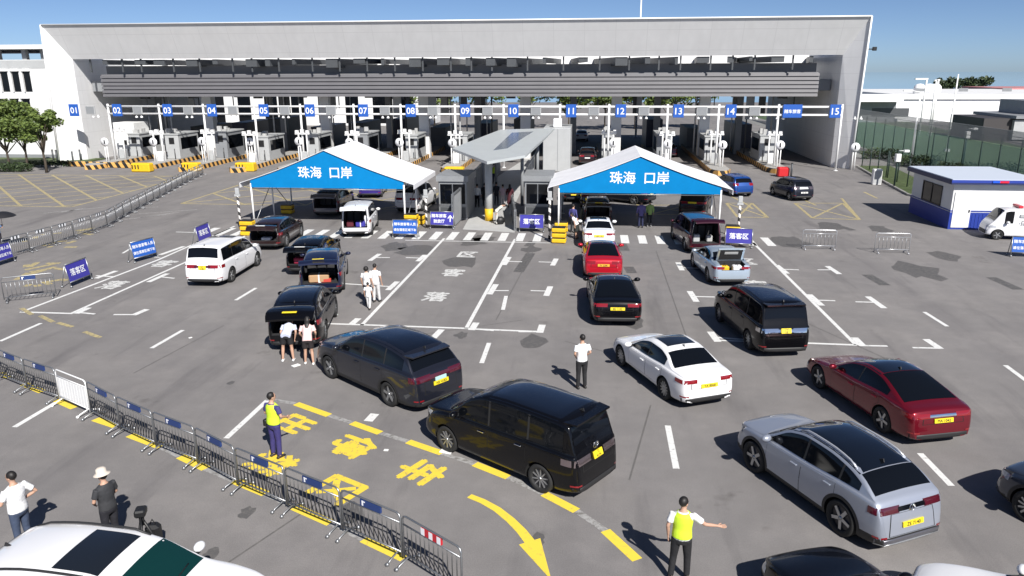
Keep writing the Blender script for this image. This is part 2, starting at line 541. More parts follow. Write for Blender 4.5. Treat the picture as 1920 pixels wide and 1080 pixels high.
# darker repair patches and tyre marks in the asphalt
M_TAR = worn_paint("fresh_tar_patch", (.085, .083, .082), .5)
tm = MB(); cm_ = MB()
for p in [(1000,452,990,462),(1165,455,1172,470),(1178,500,1185,512),(995,475,972,510),(1625,515,1660,535),(1858,520,1910,543),(1700,495,1760,520),(1560,420,1600,432),(1770,475,1785,487)]:
    pstrip(tm, p, .5, .003)
for p in [(1060,640,1250,690),(700,640,980,600),(1220,760,1180,900),(250,700,420,610),(1500,600,1700,690),(600,940,420,1060),(1000,470,930,600),(1230,470,1290,640)]:
    pstrip(cm_, p, .045, .0026)
tag(tm.build("tar_patch", M_TAR), kind='structure')
sm = MB(); rs = random.Random(21)
for (px, py, s_) in ((888, 453, .9), (868, 490, 1.0), (905, 447, .8), (775, 470, 1.1), (740, 462, .8), (1720, 507, 1.3), (1480, 452, 1.2), (1320, 505, .7), (1560, 425, 1.0), (1770, 480, .9), (1650, 430, .9), (995, 468, .6), (660, 960, .35), (432, 718, .12), (866, 628, .3), (395, 1040, .18), (462, 962, .2), (240, 1058, .25), (1008, 1012, .2), (1180, 600, .8), (1000, 640, .6), (700, 430, .7)):
    c = G(px, py)
    n_ = 14
    sm.add([(c.x + s_ * rs.uniform(.55, 1.1) * math.cos(k * 6.283 / n_), c.y + 1.5 * s_ * rs.uniform(.55, 1.1) * math.sin(k * 6.283 / n_), .0022) for k in range(n_)], [tuple(range(n_))])
tag(sm.build("oil_stain", worn_paint("oil_stained_asphalt", (.1, .096, .094), .47)), kind='structure')
tag(cm_.build("asphalt_seam", worn_paint("asphalt_seam_filler", (.12, .115, .11), .5)), kind='structure')

# right verge, kerb and perimeter road
M_GRASS = mat("short_grass", (.075, .105, .035), .9, noise=.35, nscale=1.5, bump=.6, bscale=12)
kl = [(26.3, 79), (25.2, 70), (24.2, 60.5), (26.5, 55), (27.5, 47), (28, 36), (28.5, 20), (29, 0)]
vg = MB()
for (a, b) in zip(kl[:-1], kl[1:]):
    vg.add([(a[0], a[1], .12), (b[0], b[1], .12), (b[0] + 3.2, b[1], .12), (a[0] + 3.2, a[1], .12)], [(0, 1, 2, 3)])
tag(vg.build("verge", M_GRASS), kind='structure')
kb = MB()
for (a, b) in zip(kl[:-1], kl[1:]):
    A, B = Vector((*a, 0)), Vector((*b, 0))
    L = (B - A).length
    ang = math.atan2(B.y - A.y, B.x - A.x)
    kb.box(0, L, -.09, .09, 0, .15, M=Matrix.Translation(A) @ Matrix.Rotation(ang, 4, 'Z'))
tag(kb.build("kerb", M_CONC), kind='structure')
# left planting strip by the office
vg = MB()
vg.box(-75, -54.0, 73.3, 80, -.01, .14)
tag(vg.build("verge", M_GRASS), kind='structure')
kb = MB()
kb.box(-75, -53.8, 73.05, 73.28, 0, .17)
tag(kb.build("kerb", M_CONC), kind='structure')
# paved approach between the tents
wk = MB()
pl = [G(*q) for q in ((868, 430), (905, 432), (965, 436), (958, 400), (990, 330), (1010, 300), (985, 298), (935, 330), (893, 385))]
wk.prism([(q.x, q.y) for q in pl], -.01, .02)
tag(wk.build("pavement", M_PAVE), kind='structure')
# ------------------------------------------------------------------ GATE BUILDING
gate = empty("gate_building", (-16, 77, 0), 0, "long white border gate hall with a slanted fascia spanning all lanes", "building")
GX, GY = -16, 77
XL, XR = G(118, 303).x, G(1601, 320).x
YF = 77.0
ZT = 14.0
XLi, XRi = PYp(136, 112, YF + 1.6).x, PYp(1580, 106, YF + 1.6).x
ZI = PYp(860, 107, YF + 1.6).z
YI = YF + 1.6
def gl(mb):           # world -> gate local
    mb.v = [(v[0] - GX, v[1] - GY, v[2]) for v in mb.v]
    return mb
XLt, XRt = PYp(76, 44, YF).x, PYp(1635, 27, YF).x
f = MB()
# sloping fascia and the two splayed cheeks, with depth behind them
f.add([(XLt, YF, ZT), (XRt, YF, ZT), (XRi, YI, ZI), (XLi, YI, ZI)], [(0, 3, 2, 1)])
f.add([(XLt, YF, ZT), (XRt, YF, ZT), (XRt, YF + 3.6, ZT), (XLt, YF + 3.6, ZT), (XLi, YI, ZI), (XRi, YI, ZI), (XRi, YF + 3.6, ZI + 1.2), (XLi, YF + 3.6, ZI + 1.2)],
      [(0, 1, 2, 3), (4, 7, 6, 5), (3, 2, 6, 7)])
M_FASC = panel_mat("pale_aluminium_panel", (.61, .61, .61), 3.0)
M_CHEEK = panel_mat("white_end_wall_panel", (.72, .72, .72), 2.4, 1)
gl(f).build("fascia", M_FASC, gate)
for (xo, xt, xi, s) in ((XL, XLt, XLi, 1), (XR, XRt, XRi, -1)):
    c = MB()
    c.add([(xo, YF, 0), (xt, YF, ZT), (xi, YI, ZI), (xi, YI, 0)], [(0, 1, 2, 3)])             # splayed face
    c.add([(xi, YI, 0), (xi, YI, ZI), (xi, YF + 32, ZI - .4), (xi, YF + 32, 0)], [(0, 1, 2, 3)])      # inner return
    c.add([(xo, YF, 0), (xt, YF, ZT), (xt, YF + 32, ZT), (xo, YF + 32, 0)], [(0, 1, 2, 3)])      # outer flank
    c.add([(xt, YF, ZT), (xi, YI, ZI), (xi, YF + 32, ZI - .4), (xt, YF + 32, ZT)], [(0, 1, 2, 3)])
    gl(c).build("end_wall", M_CHEEK, gate)
# thin bright edge trims
t = MB()
for (xo, xt, s) in ((XL, XLt, 1), (XR, XRt, -1)):
    t.tube([(xo, YF - .06, 0), (xt, YF - .06, ZT + .05)], .1, 4)
t.tube([(XLt, YF - .06, ZT + .05), (XRt, YF - .06, ZT + .05)], .09, 4)
gl(t).build("edge_trim", M_WHITE, gate)
# louvre band
LY = YF + 2.5
lx0, lx1 = PYp(190, 160, LY).x, PYp(1535, 160, LY).x
lz1, lz0 = PYp(860, 137, LY).z, PYp(860, 181, LY).z
M_LOUV = mat("grey_louvre_blade", (.125, .122, .13), .55, noise=.06, nscale=.7)
lv = MB()
nb = 6
hb = (lz1 - lz0) / nb
for k in range(nb):
    z = lz0 + hb * k
    lv.add([(lx0, LY, z), (lx1, LY, z), (lx1, LY + .08, z + hb * .74), (lx0, LY + .08, z + hb * .74), (lx1, LY + .22, z), (lx0, LY + .22, z), (lx1, LY + .22, z + hb * .74), (lx0, LY + .22, z + hb * .74)],
           [(0, 1, 2, 3), (0, 5, 4, 1), (3, 2, 6, 7), (5, 7, 6, 4), (0, 3, 7, 5), (1, 4, 6, 2)])
gl(lv).build("louvre_band", M_LOUV, gate)
bk = MB()
bk.box(lx0 + .05, lx1 - .05, LY + .24, LY + .3, lz0, lz1 - .02)
bk.box(lx0 + .05, lx1 - .05, LY + 1.2, LY + 1.5, lz1 - .6, lz1 + .85)
gl(bk).build("louvre_backing", mat("mid_grey_backing", (.2, .2, .205), .6), gate)
# roof slab and ceiling of the hall, rear parapet
rf = MB()
rf.box(XLi + .1, XRi - .1, LY + 1.6, YF + 31.5, 7.3, 8.4)
gl(rf).build("roof_slab", M_GREY, gate)
pw = MB()
pw.box(XLi + .1, XRi - .1, YF + 13, YF + 13.6, 8.62, 11.6)
gl(pw).build("roof_parapet", mat("bright_white_parapet", (.85, .85, .85), .6), gate)
# slanted roof beams between fascia and roof
rnd = random.Random(3)
x = XLi + 3.2
while x < XRi - 1:
    b = MB()
    wv = rnd.choice((.3, .5, .9, 1.2))
    sk, zl = rnd.uniform(-2.6, 2.6), ZI - rnd.uniform(.5, 1.0)
    b.add([(x, YI + .2, zl), (x + wv, YI + .2, zl), (x + wv + sk, YF + 12.9, zl), (x + sk, YF + 12.9, zl), (x, YI + .2, ZI - .08), (x + wv, YI + .2, ZI - .08), (x + wv + sk, YF + 12.9, ZI - .08), (x + sk, YF + 12.9, ZI - .08)],
          [(3, 2, 1, 0), (4, 5, 6, 7), (0, 1, 5, 4), (1, 2, 6, 5), (2, 3, 7, 6), (3, 0, 4, 7)])
    gl(b).build("roof_beam", M_DGREY, gate)
    p = MB()
    p.box(x - 1.6, x - 1.45, YI + .35, YI + .5, lz1 + .2, ZI + .3)
    gl(p).build("hanger_post", M_DGREY, gate)
    x += rnd.choice((2.1, 2.9, 3.6))
# columns
LANE_PX = [141, 222, 316, 399, 496, 582, 682, 771, 873, 963, 1071, 1164, 1272, 1370, 1485, 1565]
POLE_PX = [203, 298, 381, 477, 563, 663, 751, 853, 944, 1050, 1142, 1252, 1348, 1460]
YG = 75.6
POLE_X = [PYp(px, 207, YG).x for px in POLE_PX]
for i, px in enumerate((250, 392, 492, 610, 703, 795, 880, 985, 1072, 1155, 1240, 1320, 1405)):
    X = PYp(px, 240, 84).x
    c = MB()
    big = i % 2
    c.box(X - (.55 if big else .35), X + (.55 if big else .35), 84 if big else 90, 84.9 if big else 90.8, 0, 7.28)
    gl(c).build("column", M_WALL if big else M_GREY, gate)
# dark inspection bays deeper in the hall
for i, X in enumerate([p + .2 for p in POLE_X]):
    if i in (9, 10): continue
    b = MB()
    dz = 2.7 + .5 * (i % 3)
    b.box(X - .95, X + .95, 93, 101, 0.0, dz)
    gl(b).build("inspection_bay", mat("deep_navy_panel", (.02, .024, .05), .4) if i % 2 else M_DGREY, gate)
# ceiling services
for i in range(18):
    X = XLi + 3 + i * (XRi - XLi - 6) / 17
    b = MB()
    b.box(X - .5, X + .5, 86 + (i * 3) % 7, 86.4 + (i * 3) % 7, 6.3, 7.28)
    b.box(X + 1.2, X + 1.3, 88, 88.1, 5.2, 7.28)
    gl(b).build("ceiling_sign", M_DGREY, gate)

# thin service poles and hung panels between the lanes
rnd = random.Random(12)
for i in range(46):
    X = XLi + 4 + rnd.random() * (XRi - XLi - 8)
    if -9 < X < 3: continue
    Yq = rnd.uniform(82, 92)
    b = MB()
    if i % 3:
        b.tube([(X, Yq, rnd.choice((.4, 2.4))), (X, Yq, 7.28)], rnd.uniform(.05, .1), 6)
        gl(b).build("service_pole", rnd.choice((M_WHITE, M_LGREY, M_DGREY, M_STEEL)), gate)
    else:
        b.box(X, X + rnd.uniform(.5, 1.1), Yq, Yq + .2, 4.2 + rnd.random(), 7.28)
        gl(b).build("hung_panel", rnd.choice((M_LGREY, M_GREY, M_DGREY)), gate)

# ------------------------------------------------------------------ toll islands, booths, gantry
M_STRIPE = bpy.data.materials.new("black_yellow_stripes"); M_STRIPE.use_nodes = True
def stripes(m, c1, c2, sc, axis=(1, 0, 1)):
    n, l = m.node_tree.nodes, m.node_tree.links
    b = n["Principled BSDF"]; b.inputs["Roughness"].default_value = .6
    tc = n.new("ShaderNodeTexCoord")
    d = n.new("ShaderNodeVectorMath"); d.operation = 'DOT_PRODUCT'
    d.inputs[1].default_value = [a * sc for a in axis]
    l.new(tc.outputs["Object"], d.inputs[0])
    fr = n.new("ShaderNodeMath"); fr.operation = 'FRACT'
    l.new(d.outputs["Value"], fr.inputs[0])
    gt = n.new("ShaderNodeMath"); gt.operation = 'GREATER_THAN'; gt.inputs[1].default_value = .5
    l.new(fr.outputs[0], gt.inputs[0])
    mx = n.new("ShaderNodeMix"); mx.data_type = 'RGBA'
    mx.inputs[6].default_value = (*c1, 1); mx.inputs[7].default_value = (*c2, 1)
    l.new(gt.outputs[0], mx.inputs[0]); l.new(mx.outputs[2], b.inputs["Base Color"])
stripes(M_STRIPE, (.02, .02, .02), (.75, .42, .12), 1.25, (.9, .9, .55))
M_PSTRIPE = bpy.data.materials.new("black_orange_wrap_stripes"); M_PSTRIPE.use_nodes = True
stripes(M_PSTRIPE, (.03, .03, .03), (.8, .75, .7), 2.2, (.6, .6, 1))

gan = empty("lane_gantry", (0, YG, 0), 0, "white pipe gantry with two rails spanning the toll lanes on slim poles", "gantry")
Z1, Z2 = PYp(900, 200, YG).z, PYp(900, 214.5, YG).z
gx0, gx1 = PYp(203, 207, YG).x, PYp(1579, 207, YG).x
for z in (Z1, Z2):
    r = MB(); r.tube([(gx0, 0, z), (gx1, 0, z)], .1, 8); r.build("rail", M_WHITE, gan)
for X in POLE_X + [gx1]:
    r = MB(); r.tube([(X, .02, 0), (X, .02, Z1 + .25)], .105, 8); r.lathe([(.0, 0), (.22, 0), (.22, .05), (0, .05)], 8, M=Matrix.Translation((X, .02, 0)))
    r.build("pole", M_WHITE, gan)
hs = MB(); hs.lathe([(.02, 0), (.14, -.22), (.16, -.3), (0, -.3)], 8)
hs_me = hs.mesh("lamp", M_WHITE)
lane_x = [PYp(px, 207, YG).x for px in LANE_PX]
for i, X in enumerate(lane_x):
    for dx in (1.9, 2.45):
        if i == 14: dx -= 3.2
        o = link("lamp", hs_me, gan); o.location = (X + dx, 0, Z2 - .1)
WORDS = "one two three four five six seven eight nine ten eleven twelve thirteen fourteen special fifteen".split()
names = ["01", "02", "03", "04", "05", "06", "07", "08", "09", "10", "11", "12", "13", "14", "随车旅客", "15"]
for i, (X, tx) in enumerate(zip(lane_x, names)):
    wd = 1.0 if i != 14 else 1.75
    s = empty("lane_sign", (X, YG - .2, (Z1 + Z2) / 2), 0,
              ("blue lane number sign of lane %s hung on the white gantry" % WORDS[i]) if i != 14 else "wide blue sign of four small characters beside lane sign fifteen", "sign")
    m = MB(); m.box(-wd / 2, wd / 2, -.06, .06, -.62, .6, ch=.02); m.build("panel", M_BLUE, s)
    M = Matrix.Translation((0, -.064, -.02)) @ Matrix.Rotation(math.pi / 2, 4, 'X')
    if i != 14: text_mb(tx, .86, None, M, bold=.012).build("lettering", M_LETTER, s, False)
    else: text_mb(tx, .38, None, M, bold=.02).build("lettering", M_LETTER, s, False)
    if i not in (14, 15):
        d = empty("lane_display", (X + 2.2 - (.4 if i == 0 else 0), YG - .16, (Z1 + Z2) / 2), 0, "grey blank display box on the gantry right of lane sign %s" % WORDS[i], "display")
        m = MB(); m.box(-.5, .5, -.07, .07, -.42, .42, ch=.02); m.build("housing", M_LGREY, d)
        m = MB(); m.box(-.44, .44, -.078, -.07, -.36, .36); m.build("screen", M_GREY, d)
# islands
def island(X, y0, i, wd=1.9):
    o = empty("toll_island", (X, y0, 0), 0, "raised toll island with striped kerb on the right of lane %s" % WORDS[i], "traffic island")
    out = [(-wd / 2, 1.3), (-wd / 2 + .25, .5), (-.35, 0), (.35, 0), (wd / 2 - .25, .5), (wd / 2, 1.3), (wd / 2, 26), (-wd / 2, 26)]
    m = MB(); m.prism(out, 0, .42); m.build("striped_kerb", M_STRIPE, o)
    m = MB(); m.prism([(p[0] * .93, p[1] + (.06 if p[1] < 10 else -.06)) for p in out], .42, .46); m.build("island_top", M_CONC, o)
    return o
ROWS = [71.0, 70.6, 70.2, 69.8, 69.8, 70.5, 71.0, 71.0, None, None, 72.0, 72.0, 71.3, 73.0]
for i, X in enumerate(POLE_X):
    y0 = ROWS[i]
    if y0 is None: continue
    island(X, y0, i)
# low striped kerb left of lane 01
o = empty("kerb_barrier", (-54.8, 73.6, 0), R(-8), "long low black and orange striped kerb at the foot of the left end wall", "kerb")
m = MB(); m.box(0, 9, 0, .5, 0, .5, ch=.04); m.build("striped_kerb", M_STRIPE, o)

def crash_block(px, py, col, label, wd=1.9, bars=True):
    p = G(px, py)
    o = empty("crash_cushion", p, 0, label, "crash cushion")
    m = MB()
    m.box(-wd / 2, wd / 2, -.45, .45, 0, .85, ch=.1); m.build("body", col, o)
    if bars:
        m = MB()
        for k in (-1, 0, 1):
            m.box(k * .3 - .45 - .06, k * .3 - .45 + .06, -.462, -.45, .3, .7)
        m.build("arrow_mark", M_BLACK, o)
crash_block(268, 322, M_YELLOW, "yellow crash cushion at the striped kerb right of lane two")
crash_block(360, 321, M_YELLOW, "yellow crash cushion below lane sign four", 1.7)
crash_block(462, 321, M_YELLOW, "yellow crash cushion left of the first tent peak below lane sign five", 1.9)
crash_block(852, 330, M_YELLOW, "yellow crash cushion beside the walkway canopy", 1.8)
crash_block(1467, 331, M_RED, "red crash cushion at the island right of lane fourteen", 1.0, False)

# booths: each a box with roof gear
def booth(X, Y, wd, dp, h, i, glass=True, m_=None):
    o = empty("toll_booth", (X, Y, .46), 0, "grey toll booth with roof equipment on the island right of lane sign %s" % WORDS[i], "booth")
    m = MB(); m.box(-wd / 2, wd / 2, 0, dp, 0, h, ch=.03); m.build("cabin", m_ or M_LGREY, o)
    m = MB(); m.box(-wd / 2 - .08, wd / 2 + .08, -.08, dp + .08, h, h + .12); m.build("roof", M_LGREY, o)
    if glass:
        for sx in (-1, 1):
            m = MB(); m.box(sx * wd / 2 - .012, sx * wd / 2 + .012, .5, dp - .3, .95, h - .35); m.build("window", M_GLASS, o)
    m = MB(); m.box(-.28, .28, -.05, 0, h - .95, h - .3); m.build("screen", M_BLACK, o)
    m = MB()
    rr = random.Random(i)
    for k in range(4):
        x0 = rr.uniform(-wd / 2, wd / 2 - .4)
        m.box(x0, x0 + rr.uniform(.2, .45), .1 + k * .5, .45 + k * .5, h + .125, h + rr.uniform(.3, .75))
    m.build("roof_equipment", M_PAVE, o)
    m = MB()
    for k in (-.3, .3):
        m.tube([(k * 1.6, -.5, -.05), (k * 1.6, -.5, 1.1)], .05, 6)
    m.build("guard_post", M_DSTEEL, o)
    return o
for i, X in enumerate(POLE_X):
    if i in (8, 9): continue
    y = (ROWS[i] or 72) + (6.5 if i % 2 else 8.2)
    booth(X + .1, y, 1.5 if i % 2 else 1.3, 4.2, 2.35 + .15 * (i % 3), i, m_=(M_LGREY, M_LGREY, M_GREY)[i % 3])
    # slim white equipment frame in front of the booth
    e = empty("lane_equipment_frame", (X + .1, y - 2.6, .46), 0, "white two-post equipment frame on the island right of lane sign %s" % WORDS[i], "equipment")
    for k in (-.42, .42):
        m = MB(); m.tube([(k, 0, 0), (k, 0, 2.75)], .075, 8); m.build("post", M_WHITE, e)
    m = MB(); m.box(-.75, .75, -.1, .1, 2.75, 2.9); m.build("crossbar", M_WHITE, e)
    m = MB()
    for k in range(3): m.box(-.7 + k * .55, -.4 + k * .55, -.16, .16, 2.9, 3.15 + .1 * (k % 2))
    m.build("camera_box", M_WHITE, e)
    m = MB(); m.box(-.35, .35, .1, .6, 0, 1.0, ch=.04); m.build("cabinet", M_WHITE if i % 2 else M_LGREY, e)
# white booth of lane 01
o = empty("gate_kiosk", G(222, 303) + Vector((0, 2.2, 0)), 0, "plain white kiosk box against the left end wall under lane sign two", "kiosk")
m = MB(); m.box(-1.5, .9, 0, 3, 0, 4.0, ch=.05); m.build("body", M_WALL, o)
m = MB(); m.box(-.5, -.1, -.02, .0, 1.6, 2.1); m.build("lamp_box", M_BLACK, o)

# round height signs
for (px, py, i) in ((196, 266, 0), (287, 266, 1), (378, 265, 2), (468, 266, 3), (560, 265, 4), (655, 267, 5), (749, 267, 6), (848, 268, 7), (1150, 268, 10), (1252, 270, 11), (1355, 272, 12), (1463, 272, 13), (1604, 276, 15)):
    Y = 74.3 if i < 15 else 76.2
    p = PYp(px, py, Y)
    o = empty("round_sign", (p.x, Y, 0), 0, "round white warning sign on a post beside lane %s" % WORDS[i], "sign")
    m = MB(); m.lathe([(0, -.03), (.42, -.03), (.42, .03), (0, .03)], 24, M=Matrix.Translation((0, 0, p.z)) @ Matrix.Rotation(math.pi / 2, 4, 'X')); m.build("disc", M_LETTER, o)
    m = MB(); m.box(-.07, .07, -.045, -.034, p.z - .2, p.z + .2); m.build("symbol", M_BLACK, o)
    for k in (-.12, .12):
        m = MB(); m.tube([(k, .1, 0), (k, .1, p.z - .2)], .05, 6); m.build("post", M_WHITE, o)

# bollard posts beside the left islands
for k, (px, py) in enumerate(((138, 307), (152, 303), (233, 303), (322, 302), (499, 304), (1483, 333), (101, 303), (108, 304))):
    o = empty("bollard", G(px, py), 0, "dark slim bollard by the toll lanes", "bollard", "dark slim bollards by the toll lanes")
    m = MB(); m.tube([(0, 0, 0), (0, 0, 1.25)], .09, 8); m.build("post", M_DGREY, o)
    m = MB(); m.tube([(0, 0, 1.25), (0, 0, 1.3)], .1, 8); m.build("cap", M_BLACK, o)
# ------------------------------------------------------------------ WALKWAY: canopy, booths, railings
cz = 4.3
cp = [G(*q, cz) for q in ((848, 278), (913, 303), (985, 291), (1024, 256), (1040, 240), (938, 243))]
can = empty("walkway_canopy", G(917, 414), 0, "flat grey glass canopy on a tall post over the walkway", "canopy")
o0 = can.location
m = MB(); m.prism([(q.x - o0.x, q.y - o0.y) for q in cp], cz - .16, cz, 0)
m.build("roof", mat("pale_grey_glazed_roof", (.46, .49, .49), .35, spec=.5, noise=.06, nscale=.8), can)
gg = [G(*q, cz) for q in ((925, 282), (952, 278), (985, 256), (1000, 247), (960, 249))]
m = MB(); m.prism([(q.x - o0.x, q.y - o0.y) for q in gg], cz + .004, cz + .02); m.build("roof_glazing", mat("blue_grey_glazing", (.1, .13, .17), .22, spec=.6), can)
m = MB(); m.tube([(0, 0, 0), (0, 0, cz - .17)], .24, 12); m.build("post", M_LGREY, can)
m = MB(); m.tube([(0, 0, 0), (0, 0, .8)], .27, 12); m.build("post_guard", M_YELLOW, can)
for dx, dy in ((1.6, 6), (-1.5, 8), (2.2, 13), (-1.4, 15)):
    m = MB(); m.tube([(dx, dy, 0), (dx, dy, cz - .17)], .12, 8); m.build("side_post", M_GREY, can)

def panel_booth(name, label, p, wd, dp, h, hd=0):
    o = empty(name, p, hd, label, "booth")
    m = MB(); m.box(-wd / 2, wd / 2, 0, dp, 0, h, ch=.03); m.build("cabin", M_GREY, o)
    m = MB(); m.box(-wd / 2 - .12, wd / 2 + .12, -.12, dp + .12, h, h + .35); m.build("roof", M_GREY, o)
    m = MB(); m.box(-wd / 2 + .12, wd / 2 - .12, -.02, .02, h * .42, h - .18); m.build("window", M_GLASS, o)
    m = MB(); m.box(-wd / 2 + .05, wd / 2 - .05, -.045, -.022, h * .36, h * .41); m.box(-.03, .03, -.045, -.022, h * .42, h - .18); m.build("window_frame", M_STEEL, o)
    m = MB(); m.box(-wd / 2 + .1, wd / 2 - .1, -.03, -.005, .1, h * .33); m.build("front_panel", M_DGREY, o)
    return o
panel_booth("control_booth", "grey control booth with dark window between first tent and walkway", G(850, 412), 1.85, 3.2, 2.5)
panel_booth("control_booth", "grey control booth with dark window right of the walkway beside second tent", G(1008, 412), 1.7, 3.0, 2.5)
o = empty("service_box", G(1045, 322), 0, "large pale grey cabin with dark doorway right of the canopy", "cabin")
m = MB(); m.box(-1.4, 1.2, 0, 5.5, 0, 4.1, ch=.04); m.build("cabin", M_LGREY, o)
m = MB(); m.box(-1.42, -1.39, .6, 3.2, .1, 3.1); m.build("doorway", M_BLACK, o)
m = MB(); m.box(-.02, .02, -.02, .005, .1, 4.0); m.build("seam", M_GREY, o)
m = MB(); m.box(-.5, .3, 1, 2, 4.11, 4.9, ch=.05); m.build("roof_equipment", M_WHITE, o)
def rail_wall(label, A, B, h, wtop=0, col=None):
    d = B - A
    o = empty("railing", A, math.atan2(d.y, d.x), label, "railing")
    L = d.length
    m = MB()
    n = max(4, int(L / .22))
    for k in range(n + 1):
        x = L * k / n
        m.box(x - .06, x + .06, -.03, .03, .1, h)
    m.build("slats", col or M_GREY, o)
    m = MB(); m.box(-.05, L + .05, -.06, .06, h, h + .1); m.box(-.05, L + .05, -.04, .04, .04, .1); m.build("rail", M_STEEL, o)
    k = 0
    while k <= L:
        p = MB(); p.box(k - .06, k + .06, -.075, .075, 0, h + .12); p.build("post", M_STEEL, o)
        k += 2.6
rail_wall("grey slatted railing along left side of the walkway", G(850, 428), G(892, 383), 2.0)
rail_wall("grey slatted railing running back toward the gate on the walkway's left", G(893, 381), G(938, 322), 2.4)
rail_wall("dark grey low railing curving along right side of the walkway", G(966, 433), G(960, 402), 1.2, col=M_DGREY)
rail_wall("pale railing on the right of the walkway under the canopy", G(985, 350), G(1008, 305), 1.3, col=M_LGREY)

# ------------------------------------------------------------------ TENTS
def tent(label, x0, x1, y0, y1, ez, rz, txt):
    cx = (x0 + x1) / 2
    hw = (x1 - x0) / 2
    d = y1 - y0
    o = empty("tent", (cx, y0, 0), 0, label, "tent")
    m = MB()
    ov = .65
    n = 8
    # two roof slopes with a slight sag, 3 cm thick
    for s in (-1, 1):
        top, bot = [], []
        for i in range(n + 1):
            t = i / n
            for y in (-.12, d + .12):
                z = rz + (ez - rz) * t - .1 * math.sin(math.pi * t)
                top.append((s * (hw + ov) * t, y, z)); bot.append((s * (hw + ov) * t, y, z - .03))
        fs = []
        N = len(top)
        for i in range(n):
            fs.append((2 * i, 2 * i + 1, 2 * i + 3, 2 * i + 2)); fs.append((N + 2 * i, N + 2 * i + 2, N + 2 * i + 3, N + 2 * i + 1))
            fs.append((2 * i, 2 * i + 2, N + 2 * i + 2, N + 2 * i)); fs.append((2 * i + 1, N + 2 * i + 1, N + 2 * i + 3, 2 * i + 3))
        fs.append((2 * n, 2 * n + 1, N + 2 * n + 1, N + 2 * n))
        m.add(top + bot, fs, 0, False)
        m.box(s * (hw + ov) - .015, s * (hw + ov) + .015, -.12, d + .12, ez - .3, ez - .02)
    m.build("roof", M_CANVAS, o)
    for y in (-.02, d + .02):
        gb = MB()
        zr = lambda x: rz + (ez - rz) * x / (hw + ov) - .1 * math.sin(math.pi * x / (hw + ov)) - .07
        pr = [(-hw, ez - .3), (hw, ez - .3)] + [(hw * (1 - k / 6), zr(hw * (1 - k / 6))) for k in range(7)] + [(-hw * k / 6, zr(hw * k / 6)) for k in range(1, 7)]
        gb.prism(pr, -.02, .02, M=Matrix.Translation((0, y, 0)) @ Matrix.Rotation(math.pi / 2, 4, 'X'))
        gb.build("gable", M_SKYBLUE, o)
    M = Matrix.Translation((0, -.05, ez + (rz - ez) * .34 - .02)) @ Matrix.Rotation(math.pi / 2, 4, 'X')
    for k, part in enumerate(txt.split(' ')):
        text_mb(part, .76, None, Matrix.Translation(((k * 2 - 1) * .98, 0, 0)) @ M, bold=.014).build("lettering", M_LETTER, o, False)
    for sx in (-1, 1):
        for k in range(3):
            p = MB(); p.tube([(sx * hw, d * k / 2, 0), (sx * hw, d * k / 2, ez - .05)], .055, 8)
            p.lathe([(0, 0), (.16, 0), (.16, .02), (0, .02)], 8, M=Matrix.Translation((sx * hw, d * k / 2, 0)))
            p.build("leg", M_WHITE, o)
        p = MB()
        p.tube([(sx * hw, 0, ez - .35), (sx * hw, d, ez - .35)], .035, 6)
        p.tube([(sx * hw, .1, .1), (sx * hw, d / 2, ez - .4)], .025, 6)
        p.tube([(sx * hw, d - .1, .1), (sx * hw, d / 2, ez - .4)], .025, 6)
        p.build("side_frame", M_STEEL, o)
    p = MB()
    for y in (0.05, d / 2, d - .05):
        p.tube([(-hw, y, ez - .2), (0, y, rz - .25)], .04, 6); p.tube([(hw, y, ez - .2), (0, y, rz - .25)], .04, 6)
        p.tube([(-hw, y, ez - .38), (hw, y, ez - .38)], .03, 6)
    p.build("roof_frame", M_STEEL, o)
    return o
A = PYp(470, 345, 45.0); B = PYp(757, 349, 45.0)
tent("white and sky blue tent nearer the left walkway side, sheltering grey and white cars", A.x, B.x, 45.0, 51.2, A.z + .1, PYp(608, 284, 45).z + .1, "珠海 口岸")
A = PYp(1048, 356, 44.6); B = PYp(1352, 361, 44.6)
tent("white and sky blue tent at the right of the walkway, over the queue of cars", A.x, B.x, 44.6, 50.8, A.z + .15, PYp(1200, 297, 44.6).z + .15, "珠海 口岸")

# ------------------------------------------------------------------ striped rubber stacks and warning posts at the tents
def stack(px, py, label, n=3, dim=1.0):
    o = empty("bumper_stack", G(px, py), R(random.uniform(-6, 6)), label, "bumper stack")
    for k in range(n):
        m = MB(); m.box(-.4, .4, -.28, .28, .02 + k * .3, .27 + k * .3, ch=.05); m.build("roll", M_YELLOW, o)
        m = MB(); m.box(-.36, .36, -.24, .24, .27 + k * .3, .32 + k * .3); m.build("spacer", M_BLACK, o)
stack(466, 441, "yellow and black bumper stack beside the dark hatchback", 3)
stack(540, 400, "yellow and black bumper stack in the shade at back of first tent", 2)
stack(1048, 455, "yellow and black bumper stack in front of the blue drop-off sign and second tent", 3)
stack(1052, 434, "yellow and black bumper stack just behind another at the second tent's left leg", 2)
stack(1372, 452, "yellow and black bumper stack beside the dark red minivan", 3)
stack(772, 428, "yellow and black bumper stack beneath the right leg of first tent", 3)
stack(785, 420, "yellow and black bumper stack partly hidden by the arrow sign", 2)
def warn_post(px, py, h, label):
    o = empty("warning_post", G(px, py), 0, label, "post")
    m = MB(); m.tube([(0, 0, 0), (0, 0, h)], .07, 8); m.build("striped_post", M_PSTRIPE, o)
    m = MB(); m.box(-.17, .17, -.06, .06, h, h + .12); m.box(-.12, .12, -.05, .05, h + .12, h + .5, ch=.02); m.build("lamp_head", M_LGREY, o)
warn_post(452, 432, 2.1, "striped warning post with grey head left of first tent")
warn_post(1383, 445, 1.9, "striped warning post with grey head right of second tent")
warn_post(1030, 450, 2.3, "striped warning post with grey head at left leg of second tent")
warn_post(800, 428, 1.9, "striped warning post with grey head at right leg of first tent")

